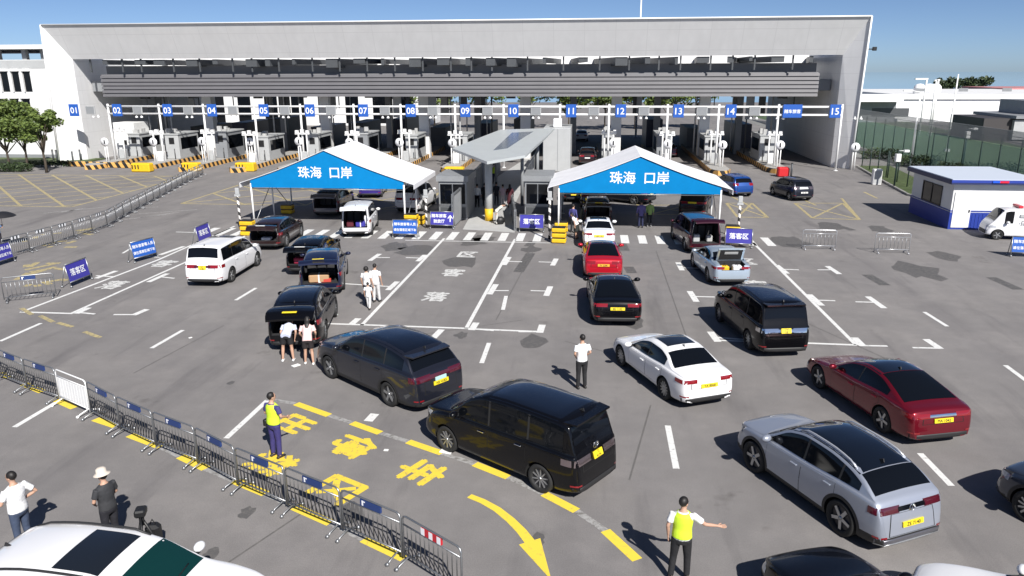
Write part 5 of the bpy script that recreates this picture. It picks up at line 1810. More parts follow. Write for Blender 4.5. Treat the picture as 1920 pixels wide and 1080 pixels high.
def by_wheels(pr, pf, side, W, L, kind):
    """pose from the photographed contact points of the rear and front wheels of one side"""
    A, B = G(*pr), G(*pf)
    d = (B - A); d.z = 0
    h = math.atan2(d.x, d.y)
    return axle_pose((A + B) / 2, h, side, W, L, kind)
def axle_pose(mid, h, side, W, L, kind):
    f = Vector((math.sin(h), math.cos(h), 0)); r = Vector((math.cos(h), -math.sin(h), 0))
    k = KIND[kind]
    off = (k['ax'][0] + k['ax'][1]) / 2 / k['L'] * L - L / 2      # axles' middle behind the body's middle
    c = mid + r * (W / 2 - .06) * (1 if side == 'L' else -1) + f * off
    return c, h
def by_rear(p, h, L):
    q = G(*p) if len(p) == 2 else Vector((p[1], p[2], 0))
    return q + Vector((math.sin(h), math.cos(h), 0)) * (L / 2), h

P_BLACK = mat("black_car_paint", (.003, .003, .004), .25, coat=.45, spec=.2, coat_rough=.03)
M_BROOF = mat("polished_black_roof", (.003, .003, .004), .2, coat=1, spec=.3, coat_rough=.02, coat_ior=2.3)
P_DGREY = paint("charcoal_car_paint", (.017, .019, .029), .4, .3)
P_WHITE = paint("white_car_paint", (.8, .8, .81), rough=.4)
P_RED = paint("dark_red_car_paint", (.16, .006, .016), .45, .3)
P_BRED = paint("bright_red_car_paint", (.42, .008, .02), .2, .3)
P_LBLUE = paint("silver_blue_car_paint", (.36, .39, .46), .45, .36)
P_SILVB = paint("pale_blue_silver_car_paint", (.42, .5, .58), .5, .3)
P_MAROON = paint("maroon_car_paint", (.045, .006, .014), .4, .3)
P_NAVY = paint("navy_car_paint", (.012, .016, .045), .3, .28)
P_BLUE = paint("blue_car_paint", (.012, .06, .25), .3, .3)
P_PURPLE = paint("violet_blue_car_paint", (.05, .03, .22), .3, .3)
P_GREY = paint("grey_car_paint", (.13, .13, .15), .5, .34)
P_BROWN = paint("dark_brown_car_paint", (.03, .016, .016), .3, .3)
P_SILVER = paint("silver_car_paint", (.38, .39, .4), .6, .32)
M_ROOFG = mat("black_glass_roof", (.004, .005, .007), .04, coat=1, coat_ior=1.9)
M_LSTRIP = mat("dark_red_lamp_bar", (.07, .006, .014), .15, coat=1)
M_CLTAIL = mat("clear_tail_lamp", (.3, .24, .25), .12, coat=1, metal=.8)

c, h = by_wheels((1012, 922), (840, 847), 'L', 1.85, 4.94, 'mpv')
make_car("black minivan in the foreground with yellow plate and ten-spoke rims beside the yellow dashes", "minivan", c, h, 'mpv', 4.94, 1.85, 1.92, P_BLACK, rim='multi', plate="TJ 4134", sq=True, spoiler=True,
         tail=M_CLTAIL, roof=M_BROOF, emblem=('T', 1.17, 1.3), name="minivan", chrome=True, plate_z=.98)
c, h = by_wheels((735, 763), (617, 707), 'L', 2.0, 5.2, 'suv')
make_car("charcoal large SUV with two-colour rear plate, driving behind the parked open SUV", "SUV", c, h, 'suv', 5.2, 2.0, 1.8, P_DGREY, rim='dark', plate="NV 4183", plate2=M_PLATEB, roof=M_BROOF, spoiler=True, strip=M_LSTRIP, tail=M_LSTRIP, name="suv_car")
c, h = by_wheels((1243, 747), (1165, 686), 'L', 1.82, 4.69, 'sedan')
make_car("white sedan with dark sunroof and yellow plate driving up the middle lane", "sedan", c, h, 'sedan', 4.69, 1.82, 1.44, P_WHITE, rim='ten', plate="YA 8068", sunroof=True, name="sedan_car", plate_z=.73)
c, h = by_wheels((1575, 1003), (1410, 882), 'L', 1.87, 4.6, 'crossover')
make_car("pale silver-blue electric SUV with black roof and pale roof rails in the right foreground", "SUV", c, h, 'crossover', 4.6, 1.87, 1.67, P_LBLUE, rim='five', wheel_r=.385, clad=.44, plate="ZE 7140", roof=M_ROOFG, rails=mat("pale_rail", (.6, .62, .66), .3, metal=.5), spoiler=False, strip=M_GLASS, tail=M_LSTRIP, lower=P_GREY, emblem=('W', .96, 1), name="suv_car", plate_z=.66)
c, h = by_wheels((1655, 812), (1530, 725), 'L', 1.95, 4.97, 'fastback')
make_car("dark red fastback with black glass roof driving beyond the silver-blue SUV", "car", c, h, 'fastback', 4.97, 1.95, 1.46, P_RED, rim='dark', plate="MA 1042", roof=M_ROOFG, name="fastback_car", strip=M_CHROME)
c, h = by_wheels((1402, 655), (1347, 603), 'L', 1.85, 4.94, 'mpv')
make_car("black minivan with chrome tail band and two plates parked in the right bay", "minivan", c, h, 'mpv', 4.94, 1.85, 1.9, P_BLACK, rim='multi', plate="2741 XB 1158", roof=M_BROOF, sq=True, spoiler=True, tail=M_CHROME, strip=M_CHROME, name="minivan")
c, h = by_wheels((438, 527), (481, 500), 'R', 1.85, 4.9, 'mpv')
make_car("white minivan with yellow plate and black diffuser driving on the left", "minivan", c, h, 'mpv', 4.9, 1.85, 1.85, P_WHITE, rim='dark', plate="RX 3188", strip=M_LSTRIP, sunroof=True, name="minivan", sq=True, plate_z=.9)
c, h = by_rear((1157, 615), R(-3), 4.95)
make_car("black fastback at the tail of the queue under the second tent", "car", c, h, 'fastback', 4.95, 1.95, 1.45, P_BLACK, rim='dark', plate="BS 1102", roof=M_ROOFG, name="fastback_car")
c, h = by_rear((1131, 527), R(-2), 4.7)
make_car("bright red car in the queue between the black fastback and the white coupe", "car", c, h, 'fastback', 4.7, 1.86, 1.44, P_BRED, rim='dark', plate="FV 2208", plate_m=mat("orange_yellow_plate", (.8, .4, .03), .5), roof=M_ROOFG, name="fastback_car")
c, h = by_rear((1123, 469), R(-2), 4.6)
make_car("white coupe in the queue at the edge of the second tent", "coupe", c, h, 'sedan', 4.6, 1.8, 1.42, P_WHITE, rim='dark', plate="GA 118", sunroof=True, name="coupe_car")
c, h = by_rear((1121, 424), R(-2), 4.6)
make_car("dark hatchback with raised tailgate just ahead of the white coupe", "car", c, h, 'suv', 4.5, 1.8, 1.55, P_BROWN, cut='hatch', rim='dark', plate="", hatch_ang=6, name="hatchback_car")
c, h = by_rear((1113, 394), R(-1), 4.7)
make_car("silver-grey SUV under the second tent, ahead of the raised dark tailgate", "SUV", c, h, 'suv', 4.7, 1.88, 1.68, P_GREY, rim='dark', plate="", name="suv_car")
c, h = by_rear((1077, 381), R(2), 4.3)
make_car("dark car beyond the second tent's left leg, beside the silver-grey SUV", "car", c, h, 'hatch', 4.1, 1.75, 1.5, P_BLACK, rim='dark', plate="", name="hatchback_car", doors=False)
A = G(1326, 528)
c, h = axle_pose(A + Vector((math.sin(R(-7)), math.cos(R(-7)), 0)) * 1.35, R(-7), 'L', 1.78, 4.6, 'sedan')
make_car("pale blue sedan with open boot holding yellow and white bags", "sedan", c, h, 'sedan', 4.6, 1.78, 1.44, P_SILVB, cut='boot', rim='ten', plate=None, name="sedan_car")
SEDAN_BOOT = (c, h)
A = G(1283, 470)
c, h = axle_pose(A + Vector((math.sin(R(-7)), math.cos(R(-7)), 0)) * 1.45, R(-7), 'L', 1.82, 4.8, 'mpv')
make_car("dark red minivan with raised tailgate at the edge of the second tent", "minivan", c, h, 'mpv', 4.8, 1.82, 1.85, P_MAROON, cut='hatch', rim='multi', plate=None, hatch_ang=14, name="minivan")
MAROON = (c, h)
c, h = by_rear((1296, 408), R(14), 4.9)
make_car("black minivan under the right side of second tent", "minivan", c, h, 'mpv', 4.9, 1.85, 1.9, P_BLACK, rim='multi', plate="", name="minivan")
c, h = by_rear((1222, 383), R(-60), 4.6)
make_car("dark car parked crosswise beyond the second tent behind two standing people", "car", c, h, 'sedan', 4.6, 1.8, 1.45, P_DGREY, rim='dark', plate="", name="sedan_car", doors=False)
c, h = by_rear((553, 660), R(-11), 4.75)
make_car("black SUV with raised tailgate where two women lean into the boot", "SUV", c, h, 'suv', 4.75, 1.88, 1.72, P_BLACK, roof=M_BROOF, cut='hatch', rim='multi', plate="", hatch_ang=-2, name="suv_car")
OPEN_SUV = (c, h)
c, h = by_rear((603, 557), R(-15), 4.7)
make_car("black SUV with raised tailgate and boxes in its boot, ahead of the leaning women", "SUV", c, h, 'suv', 4.7, 1.9, 1.64, P_NAVY, cut='hatch', rim='multi', plate="", hatch_ang=17, name="suv_car")
BOX_SUV = (c, h)
A = G(613, 507)
c, h = axle_pose(A + Vector((math.sin(R(-6)), math.cos(R(-6)), 0)) * 1.35, R(-6), 'R', 1.8, 4.6, 'suv')
make_car("dark green-black hatchback with raised tailgate and red bags, left of the walking family", "car", c, h, 'suv', 4.6, 1.8, 1.5, P_BLACK, cut='hatch', rim='dark', plate="", hatch_ang=8, name="hatchback_car", plate_m=M_PLATEW)
RED_BAG_CAR = (c, h)
A = G(537, 463)
c, h = axle_pose(A + Vector((math.sin(R(-4)), math.cos(R(-4)), 0)) * 1.4, R(-4), 'R', 1.8, 4.6, 'suv')
make_car("dark brown hatchback with raised tailgate by the leftmost bumper stack", "car", c, h, 'suv', 4.6, 1.82, 1.52, P_BROWN, cut='hatch', rim='ten', plate="", hatch_ang=4, name="hatchback_car", plate_m=M_PLATEW)
BROWN_HATCH = (c, h)
c, h = by_rear((668, 446), R(-9), 4.2)
make_car("boxy white van with raised tailgate and bundles inside, below the first tent", "van", c, h, 'mpv', 4.3, 1.78, 1.85, P_WHITE, cut='hatch', rim='dark', plate=None, hatch_ang=10, name="van")
VAN = (c, h)
c, h = by_rear((611, 408), R(-4), 4.7)
make_car("grey SUV with raised tailgate in the shade of first tent", "SUV", c, h, 'suv', 4.7, 1.9, 1.72, P_GREY, cut='hatch', rim='dark', plate=None, hatch_ang=2, name="suv_car")
c, h = by_rear((693, 373), R(-8), 4.6)
make_car("violet-blue car with coloured rear seen under the first tent's blue gable", "car", c, h, 'hatch', 4.3, 1.8, 1.52, P_PURPLE, rim='dark', plate=None, name="hatchback_car", doors=False)
c, h = by_rear((762, 400), R(4), 4.9)
make_car("white minivan parked under the right end of first tent", "minivan", c, h, 'mpv', 4.9, 1.85, 1.9, P_WHITE, rim='dark', plate=None, name="minivan")
c, h = by_wheels((1478, 376), (1448, 365), 'L', 1.7, 4.0, 'hatch')
h = R(-15)
make_car("grey compact hatchback with silver tail band beside the yellow cross box", "car", c, h, 'hatch', 4.0, 1.72, 1.6, P_DGREY, rim='dark', plate="AM 4013", plate_m=M_PLATEW, strip=M_SILV if False else P_SILVER, tail=M_CLTAIL, name="hatchback_car")
c, h = by_rear((1395, 370), R(-17), 4.0)
make_car("blue hatchback half hidden behind the second tent's right roof edge", "car", c, h, 'hatch', 4.0, 1.72, 1.58, P_BLUE, rim='dark', plate=None, name="hatchback_car")
c, h = by_rear((1101, 311), R(0), 4.6)
make_car("dark maroon car driving into lane eleven beside the grey cabin", "car", c, h, 'suv', 4.6, 1.85, 1.7, P_BROWN, rim='dark', plate="", plate_m=M_PLATEW, name="suv_car", doors=False)
c, h = by_rear((1090, 266), R(0), 4.6)
make_car("white car far inside lane eleven beyond the gate", "car", c, h, 'sedan', 4.6, 1.8, 1.45, P_WHITE, rim='dark', plate=None, name="sedan_car", doors=False)
c, h = by_rear((1255, 296), R(0), 4.6)
make_car("dark red car waiting in the shade of lane thirteen", "car", c, h, 'sedan', 4.6, 1.8, 1.45, P_MAROON, rim='dark', plate=None, name="sedan_car", doors=False)
# bottom edge
h = R(-20)
q = G(1525, 1052, .75)
c = Vector((q.x, q.y, 0)) - Vector((math.sin(h), math.cos(h), 0)) * 1.85
make_car("black car showing its bonnet at the bottom edge below the silver-blue SUV", "car", c, h, 'sedan', 4.7, 1.84, 1.45, P_BLACK, rim='dark', plate=None, name="sedan_car")
h = R(-60)
q = G(1748, 1050, .78)
c = Vector((q.x, q.y, 0)) - Vector((math.sin(h), math.cos(h), 0)) * 2.1 - Vector((math.cos(h), -math.sin(h), 0)) * .75
make_car("white car showing bonnet and windscreen in the bottom right corner", "car", c, h, 'sedan', 4.7, 1.82, 1.45, P_SILVER if False else P_WHITE, rim='dark', plate=None, name="sedan_car")
h = R(-30)
A = G(1912, 985)
k_ = KIND['suv']
c = A + Vector((math.cos(h), -math.sin(h), 0)) * 1.1 - Vector((math.sin(h), math.cos(h), 0)) * (4.7 / 2 - .86)
make_car("dark blue-grey car cut off by the right edge, only its front wheel showing", "car", c, h, 'suv', 4.7, 1.88, 1.66, paint("slate_car_paint", (.04, .05, .075), .4, .3), rim='ten', plate=None, name="suv_car")
c, h = Vector((-7.8, 10.05, 0)), R(93.5)
make_car("white SUV with big sunroof and roof rails in the bottom left corner", "SUV", c, h, 'suv', 5.1, 1.94, 1.74, P_WHITE, rim='ten', plate=None, sunroof=True, rails=M_TRIM, glass=mat("green_tinted_glass", (.004, .03, .028), .03, coat=.6), name="suv_car")
# patrol cart
c, h = Vector((24.2, 45.2, 0)), R(-84)
pc = make_car("small white patrol cart with red roof lamps in front of the guard hut", "patrol cart", c, h, 'cart', 3.5, 1.55, 1.8, P_WHITE, rim='dark', plate=None, name="patrol_cart", doors=False)
m = MB(); m.box(.0, .25, -.45, .45, 1.79, 1.92, ch=.03); m.build("light_bar", mat("red_lamp_cover", (.55, .03, .05), .2), pc)
m = MB()
m.box(-1.35, .2, .70, .735, 1.32, 1.48); m.build("side_vent", M_LGREY, pc)
M = Matrix.Translation((-.45, .80, 1.02)) @ Matrix.Rotation(math.pi, 4, 'Z') @ Matrix.Rotation(math.pi / 2, 4, 'X')
text_mb("口岸巡逻", .3, None, M, bold=.02).build("lettering", M_DGREY, pc, False)

# things carried in the open boots: each its own object
def in_car(pose, fx, ry, z):
    c, h = pose
    f = Vector((math.sin(h), math.cos(h), 0)); r = Vector((math.cos(h), -math.sin(h), 0))
    return c + f * fx + r * ry + Vector((0, 0, z))
def parcel(pose, fx, ry, z, sx, sy, sz, m_, name, label, cat, strap=None):
    p = in_car(pose, fx, ry, z)
    o = empty(name, p, math.pi / 2 - pose[1] + random.uniform(-.08, .08), label, cat)
    m = MB(); m.box(-sx / 2, sx / 2, -sy / 2, sy / 2, 0, sz, ch=min(sx, sy, sz) * .12); m.build("shell" if cat != "box" else "carton", m_, o)
    m = MB()
    if cat == "box":
        m.box(-sx / 2 - .002, sx / 2 + .002, -.03, .03, -.0, sz + .003); m.build("tape", strap or M_WALL, o)
    else:
        m.tube([(-.1, 0, sz), (-.1, 0, sz + .09), (.1, 0, sz + .09), (.1, 0, sz)], .014, 5); m.build("handle", strap or M_BLACK, o)
M_CARD = mat("brown_cardboard", (.42, .26, .14), .8)
M_REDC = mat("red_carton", (.5, .06, .04), .6)
M_PINK = mat("pink_bag", (.6, .12, .22), .6)
zf = .63
parcel(BOX_SUV, -1.95, -.08, .60, .5, .85, .34, M_CARD, "cardboard_box", "tan cardboard box lying in the boot of the navy-black SUV", "box")
parcel(BOX_SUV, -2.12, -.02, .60 , .14, .9, .16, M_REDC, "red_carton", "flat red carton in front of the tan box in the navy-black SUV", "box")
parcel(RED_BAG_CAR, -1.95, .25, .56, .4, .35, .36, M_PINK, "shopping_bag", "pink-red bag at the right in the boot left of the walking family", "bag")
parcel(RED_BAG_CAR, -1.95, -.22, .56, .4, .5, .28, mat("crimson_bag", (.35, .02, .06), .6), "travel_bag", "crimson travel bag at the left in the boot left of the walking family", "bag")
parcel(SEDAN_BOOT, -1.98, -.3, .505, .3, .36, .42, M_YELLOW, "shopping_bag", "yellow bag in the open boot of the pale blue sedan", "bag")
parcel(SEDAN_BOOT, -1.98, .25, .505, .3, .4, .44, M_CANVAS, "shopping_bag", "white bag in the open boot of the pale blue sedan", "bag")
parcel(MAROON, -1.9, -.4, .605, .3, .35, .4, M_LGREY, "suitcase", "grey suitcase standing at the left in the dark red minivan", "suitcase")
parcel(MAROON, -1.9, .3, .605, .3, .3, .34, M_PAVE, "suitcase", "paler smaller suitcase at the right in the dark red minivan", "suitcase")
parcel(VAN, -1.75, .25, .605, .4, .55, .3, M_VIOLET, "plastic_crate", "violet-blue crate in the boot of the boxy white van", "box")
parcel(VAN, -1.75, -.35, .605, .4, .4, .36, M_MAROONBAG if False else mat("maroon_bag", (.1, .01, .02), .7), "travel_bag", "maroon bag at the left in the boot of the boxy white van", "bag")
parcel(VAN, -1.55, .55, .605, .25, .2, .6, M_CANVAS, "white_bundle", "upright white bundle at the right in the boxy white van", "bundle")
parcel(BROWN_HATCH, -1.98, .05, .56, .35, .5, .14, M_CANVAS, "white_bundle", "flat white bundle on the boot sill of the dark brown hatchback", "bundle")
# ------------------------------------------------------------------ PEOPLE
M_SKIN = mat("skin", (.5, .3, .21), .6)
M_HAIR = mat("black_hair", (.012, .01, .009), .55)
M_EYE = mat("dark_eye", (.02, .015, .012), .3)
M_LIP = mat("lips", (.35, .14, .12), .6)
def remesh(mb, vox, name, mats, parent, smooth=4):
    me = mb.mesh(name, mats)
    bm = bmesh.new(); bm.from_mesh(me)
    bmesh.ops.recalc_face_normals(bm, faces=bm.faces); bm.to_mesh(me); bm.free()
    ob = bpy.data.objects.new("tmp", me); COL.objects.link(ob)
    md = ob.modifiers.new("r", 'REMESH'); md.mode = 'VOXEL'; md.voxel_size = vox; md.use_smooth_shade = True
    ms = ob.modifiers.new("s", 'SMOOTH'); ms.iterations = smooth; ms.factor = .5
    res = bpy.data.meshes.new_from_object(ob.evaluated_get(bpy.context.evaluated_depsgraph_get()))
    bpy.data.objects.remove(ob); bpy.data.meshes.remove(me)
    res.name = name
    for p in res.polygons: p.use_smooth = True
    return res
def V(*a): return Vector(a)
def person(label, pos, hdg, h=1.72, top=(.8, .8, .8), sleeve='short', low='trousers', lowc=(.02, .02, .022), shoe=(.02, .02, .02), hair='short', lean=0, arms=None, legs=None,
           vest=None, hat=None, hatc=None, head_turn=0, head_tilt=0, group=None, fine=True, lanyard=False, build=1.0, skin=None, topn="shirt", cuff=None, jacket_len=.0):
    s = h / 1.75
    L_ = R(lean)
    RX = Matrix.Translation((0, 0, .95)) @ Matrix.Rotation(-L_, 4, 'X') @ Matrix.Translation((0, 0, -.95))
    up = lambda p: RX @ Vector(p)
    legs = legs or [((-.1, .02, .49), (-.115, 0, .08)), ((.1, .02, .49), (.115, .0, .08))]
    arms = arms or [((-.25, -.03, 1.15), (-.255, .07, .9)), ((.25, -.03, 1.15), (.255, .07, .9))]
    vx = .017 if fine else .024
    body = MB()
    b_ = build
    # torso, neck, head
    tors = [((0, 0, .86), (.14, .1)), ((0, 0, .95), (.155 * b_, .108 * b_)), ((0, .01, 1.1), (.133 * b_, .095 * b_)), ((0, .015, 1.27), (.155 * b_, .11 * b_)), ((0, .0, 1.4), (.16 * b_, .09)), ((0, -.01, 1.46), (.09, .07)), ((0, -.005, 1.5), (.055, .055))]
    body.tube([up(p) for p, r in tors], [r for p, r in tors], 16, side=(1, 0, 0))
    hc = up((0, .02, 1.63))
    HR = Matrix.Rotation(-L_ * .7 - R(head_tilt), 4, 'X')
    HT = Matrix.Rotation(R(head_turn), 4, 'Z')
    HM = Matrix.Translation(hc) @ HT @ HR
    nb = up((0, -.01, 1.44))
    body.tube([nb, nb.lerp(hc, .55), hc - HM.to_3x3() @ V(0, .015, .03)], [.06, .053, .05], 10)
    body.tube([HM @ V(0, -.012, -.1 + .0), HM @ V(0, .01, -.085), HM @ V(0, .008, -.03), HM @ V(0, -.005, .03), HM @ V(0, -.01, .08), HM @ V(0, -.01, .112)],
              [(.03, .045), (.052, .072), (.07, .092), (.076, .1), (.062, .082), (.02, .03)], 14, side=HM.to_3x3() @ V(1, 0, 0))
    body.ball(HM @ V(0, .098, -.018), (.014, .018, .02), 6)
    for sx in (-1, 1): body.ball(HM @ V(sx * .078, -.01, -.01), (.014, .024, .034), 6)
    # legs
    hips = [V(-.095, 0, .9), V(.095, 0, .9)]
    for hp, (kn, an) in zip(hips, legs):
        kn, an = V(*kn), V(*an)
        body.tube([hp, hp.lerp(kn, .5), kn, kn.lerp(an, .35), an, an - V(0, 0, .03)], [.088, .073, .054, .056, .038, .04], 10)
        body.tube([an + V(0, -.06, -.05), an + V(0, .05, -.045), an + V(0, .15, -.06)], [.035, .042, .03], 8)
    # arms
    sh = [up((-.175, 0, 1.41)), up((.175, 0, 1.41))]
    ar = []
    for sp, (el, wr) in zip(sh, arms):
        el, wr = up(el), up(wr)
        ar.append((sp, el, wr))
        body.tube([sp, sp.lerp(el, .5), el, el.lerp(wr, .35), wr], [.052, .046, .038, .038, .027], 10)
        d = (wr - el).normalized()
        body.tube([wr, wr + d * .05, wr + d * .1], [(.028, .024), (.042, .02), (.04, .017)], 10, side=d.cross(V(0, 1, .3)).cross(d))
    bm_ = remesh(body, vx, "person", [skin or M_SKIN, M_EYE, M_LIP], None)
    # fingers, eyes, mouth added to the same mesh
    ex = MB()
    for i, (sp, el, wr) in enumerate(ar):
        d = (wr - el).normalized()
        sd = d.cross(V(0, 1, .3)).normalized().cross(d).normalized()
        nn = d.cross(sd)
        k0 = wr + d * .095
        for j, (o_, ln) in enumerate(((-.032, .062), (-.011, .075), (.011, .07), (.031, .055))):
            a = k0 + sd * o_
            ex.tube([a - d * .015, a + d * ln * .5 + nn * .004, a + d * ln * .85 + nn * .018, a + d * ln + nn * .03], [.0095, .009, .008, .006], 6)
        th = wr + d * .03 + sd * (.035)
        ex.tube([wr + d * .02 + sd * .02, th + d * .02 + sd * .012, th + d * .055 + sd * .02 + nn * .012], [.013, .0105, .008], 6)
    for sx in (-1, 1): ex.ball(HM @ V(sx * .031, .087, .008), (.011, .008, .007), 5, 1)
    ex.tube([HM @ V(-.022, .092, -.055), HM @ V(0, .098, -.055), HM @ V(.022, .092, -.055)], .006, 5, 2)
    exm = ex.mesh("x", [M_SKIN, M_EYE, M_LIP])
    bm = bmesh.new(); bm.from_mesh(bm_); bm.from_mesh(exm); bm.to_mesh(bm_); bm.free()
    o = link("person", bm_)
    tag(o, label, "person", group)
    o.location = pos
    o.rotation_euler = (0, 0, -hdg)
    o.scale = (s, s, s)
    def cm(nm, c, r=.8): return mat("cloth_%s_%d_%d_%d" % (nm, int(c[0] * 255), int(c[1] * 255), int(c[2] * 255)), c, r, noise=.1, nscale=5, bump=.9, bscale=9)
    # shirt
    t = MB()
    e = .022
    hem = .9 - jacket_len
    tt = [((0, 0, hem), (.172 * b_ + .0, .125 * b_)), ((0, 0, .97), (.168 * b_, .125 * b_)), ((0, .01, 1.1), (.155 * b_, .117 * b_)), ((0, .015, 1.27), (.178 * b_, .13 * b_)), ((0, .0, 1.39), (.185 * b_, .112)), ((0, -.01, 1.45), (.11, .085)), ((0, -.01, 1.475), (.07, .068))]
    if low == 'skirt' or jacket_len > 0: tt = tt
    t.tube([up(p) for p, r in tt], [r for p, r in tt], 18, side=(1, 0, 0))
    for (sp, el, wr) in ar:
        if sleeve == 'short':
            q = sp.lerp(el, .72); t.tube([sp, sp.lerp(el, .4), q], [.068, .065, .066], 10)
        elif sleeve == 'long':
            t.tube([sp, sp.lerp(el, .5), el, el.lerp(wr, .5), el.lerp(wr, .93)], [.068, .06, .052, .047, .042], 10)
        else:
            t.ball(sp, .06, 6)
    link(topn, remesh(t, vx, topn, [cm("top", top)], None, 3), o)
    # lower garment
    g_ = MB()
    if low in ('trousers', 'shorts'):
        g_.tube([(0, 0, .8), (0, 0, .88), (0, 0, .96), up((0, .005, 1.03))], [(.15, .11), (.168 * b_, .122 * b_), (.16 * b_, .115 * b_), (.145 * b_, .105 * b_)], 16, side=(1, 0, 0))
        for hp, (kn, an) in zip(hips, legs):
            kn, an = V(*kn), V(*an)
            if low == 'trousers':
                g_.tube([hp, hp.lerp(kn, .5), kn, kn.lerp(an, .5), kn.lerp(an, .97)], [.1, .088, .072, .066, .06], 10)
            else:
                g_.tube([hp, hp.lerp(kn, .4), hp.lerp(kn, .72)], [.102, .1, .1], 10)
    else:
        ln = {'skirt': .5, 'dress': .3, 'shortskirt': .62}[low]
        g_.tube([(0, 0, ln), (0, 0, ln + .12), (0, 0, .86), (0, 0, .97), up((0, .005, 1.04))], [(.24, .19), (.22, .175), (.178, .135), (.16, .115), (.14, .102)], 18, side=(1, 0, 0))
    nm = {'trousers': "trousers", 'shorts': "shorts", 'skirt': "skirt", 'dress': "long_skirt", 'shortskirt': "skirt"}[low]
    link(nm, remesh(g_, vx, nm, [cm("low", lowc)], None, 3), o)
    # shoes
    for kn, an in legs:
        an = V(*an)
        f_ = MB()
        f_.tube([an + V(0, -.085, -.045), an + V(0, -.03, -.03), an + V(0, .07, -.04), an + V(0, .15, -.052), an + V(0, .18, -.06)], [(.032, .03), (.042, .045), (.046, .036), (.042, .026), (.02, .015)], 10, side=(1, 0, 0))
        f_.build("shoe", mat("shoe_%d_%d" % (int(shoe[0] * 99), int(shoe[2] * 99)), shoe, .6), o)
    # hair
    hb = MB()
    hb.ball(HM @ V(0, -.022, .028), (.086, .1, .1), 9, M=(HT @ HR))
    if hair == 'long':
        hb.tube([HM @ V(0, -.05, .03), HM @ V(0, -.075, -.06), up((0, -.1, 1.43)), up((0, -.115, 1.3))], [(.085, .065), (.09, .05), (.09, .04), (.05, .02)], 12, side=(1, 0, 0))
    if hair == 'curly':
        hb.ball(HM @ V(0, -.03, .01), (.115, .115, .12), 9, M=(HT @ HR))
    link("hair", remesh(hb, .014, "hair", [M_HAIR], None, 1), o)
    if vest:
        v_ = MB()
        tt = [((0, 0, .93), (.19 * b_, .142 * b_)), ((0, 0, 1.0), (.186 * b_, .14 * b_)), ((0, .01, 1.12), (.176 * b_, .135 * b_)), ((0, .015, 1.28), (.192 * b_, .146 * b_)), ((0, .0, 1.39), (.178 * b_, .126)), ((0, -.01, 1.46), (.1, .09))]
        v_.tube([up(p) for p, r in tt], [r for p, r in tt], 18, side=(1, 0, 0))
        vo = link("vest", remesh(v_, vx, "vest", [mat("fluorescent_vest", vest, .7, noise=.06, nscale=6)], None, 3), o)
    if hat == 'bucket':
        h_ = MB()
        h_.lathe([(.16, -.0), (.15, .012), (.1, .045), (.095, .12), (.06, .145), (0, .15)], 18, M=HM @ Matrix.Translation((0, -.005, .035)) @ Matrix.Rotation(R(-8), 4, 'X'))
        h_.build("bucket_hat", mat("cream_hat", hatc or (.62, .55, .47), .85), o)
    if hat == 'cap':
        h_ = MB(); h_.lathe([(.098, 0), (.1, .05), (.08, .1), (0, .12)], 16, M=HM @ Matrix.Translation((0, -.01, .04)))
        h_.prism([(-.07, .05), (.07, .05), (.05, .16), (-.05, .16)], .04, .05, M=HM)
        h_.build("cap", mat("dark_cap", (.02, .02, .03), .7), o)
    if lanyard:
        m = MB(); m.tube([up((-.06, .05, 1.47)), up((-.05, .14, 1.36)), up((0, .155, 1.2))], .008, 5); m.tube([up((.06, .05, 1.47)), up((.05, .14, 1.36)), up((0, .155, 1.2))], .008, 5)
        m.box(-.035, .035, .15, .158, 1.1, 1.2); m.build("lanyard", mat("lanyard_orange", (.4, .2, .05), .6), o)
    return o

def at(px, py, z=0.0):
    p = G(px, py, z); return Vector((p.x, p.y, 0))
WHT = (.78, .78, .78)
person("man in white shirt and black trousers standing alone in the middle of the lot", at(1090, 728), R(-22), 1.74, WHT, 'short', 'trousers', (.014, .014, .016), head_turn=8,
       arms=[((-.25, -.05, 1.16), (-.14, .16, .98)), ((.25, -.05, 1.16), (.14, .16, .98))])
person("traffic guide in yellow-green vest pointing with the right arm, bottom of the lot", at(1273, 1086), R(12), 1.76, WHT, 'short', 'trousers', (.014, .015, .018), vest=(.62, .85, .04), head_turn=-28, head_tilt=6,
       arms=[((-.26, -.06, 1.15), (-.25, .02, .9)), ((.40, .10, 1.2), (.62, .22, 1.14))], legs=[((-.13, .03, .49), (-.16, -.04, .08)), ((.12, .05, .49), (.13, .06, .08))])
pol = person("officer in yellow vest and navy uniform standing on the yellow road letters", at(519, 857), R(25), 1.76, (.05, .045, .17), 'short', 'trousers', (.035, .03, .14), vest=(.8, .86, .28), head_turn=-20,
       arms=[((-.27, .0, 1.15), (-.2, .2, 1.02)), ((.27, .02, 1.16), (.2, .24, 1.05))])
m = MB(); m.box(-.28, -.17, -.1, .06, .82, 1.0, ch=.02); m.build("belt_pouch", M_BLACK, pol)
m = MB(); m.tube([(0, 0, .98), (0, .0, 1.02)], [(.178, .135), (.178, .135)], 16, side=(1, 0, 0)); m.build("belt", M_BLACK, pol)
person("man in white T-shirt, hand on hip, beyond the white SUV at left edge", at(33, 950, .98), R(-75), 1.76, WHT, 'short', 'trousers', (.05, .07, .12), head_turn=15, head_tilt=8, build=1.15,
       arms=[((-.3, .02, 1.16), (-.2, .2, 1.12)), ((.36, -.1, 1.16), (.17, .08, 1.03))])
person("man in cream bucket hat and dark T-shirt beyond the white SUV", at(202, 949, .92), R(-72), 1.72, (.035, .036, .04), 'short', 'trousers', (.018, .018, .024), hat='bucket', lanyard=True, build=1.1,
       arms=[((-.26, .03, 1.15), (-.12, .22, .98)), ((.26, .03, 1.15), (.1, .24, .96))])
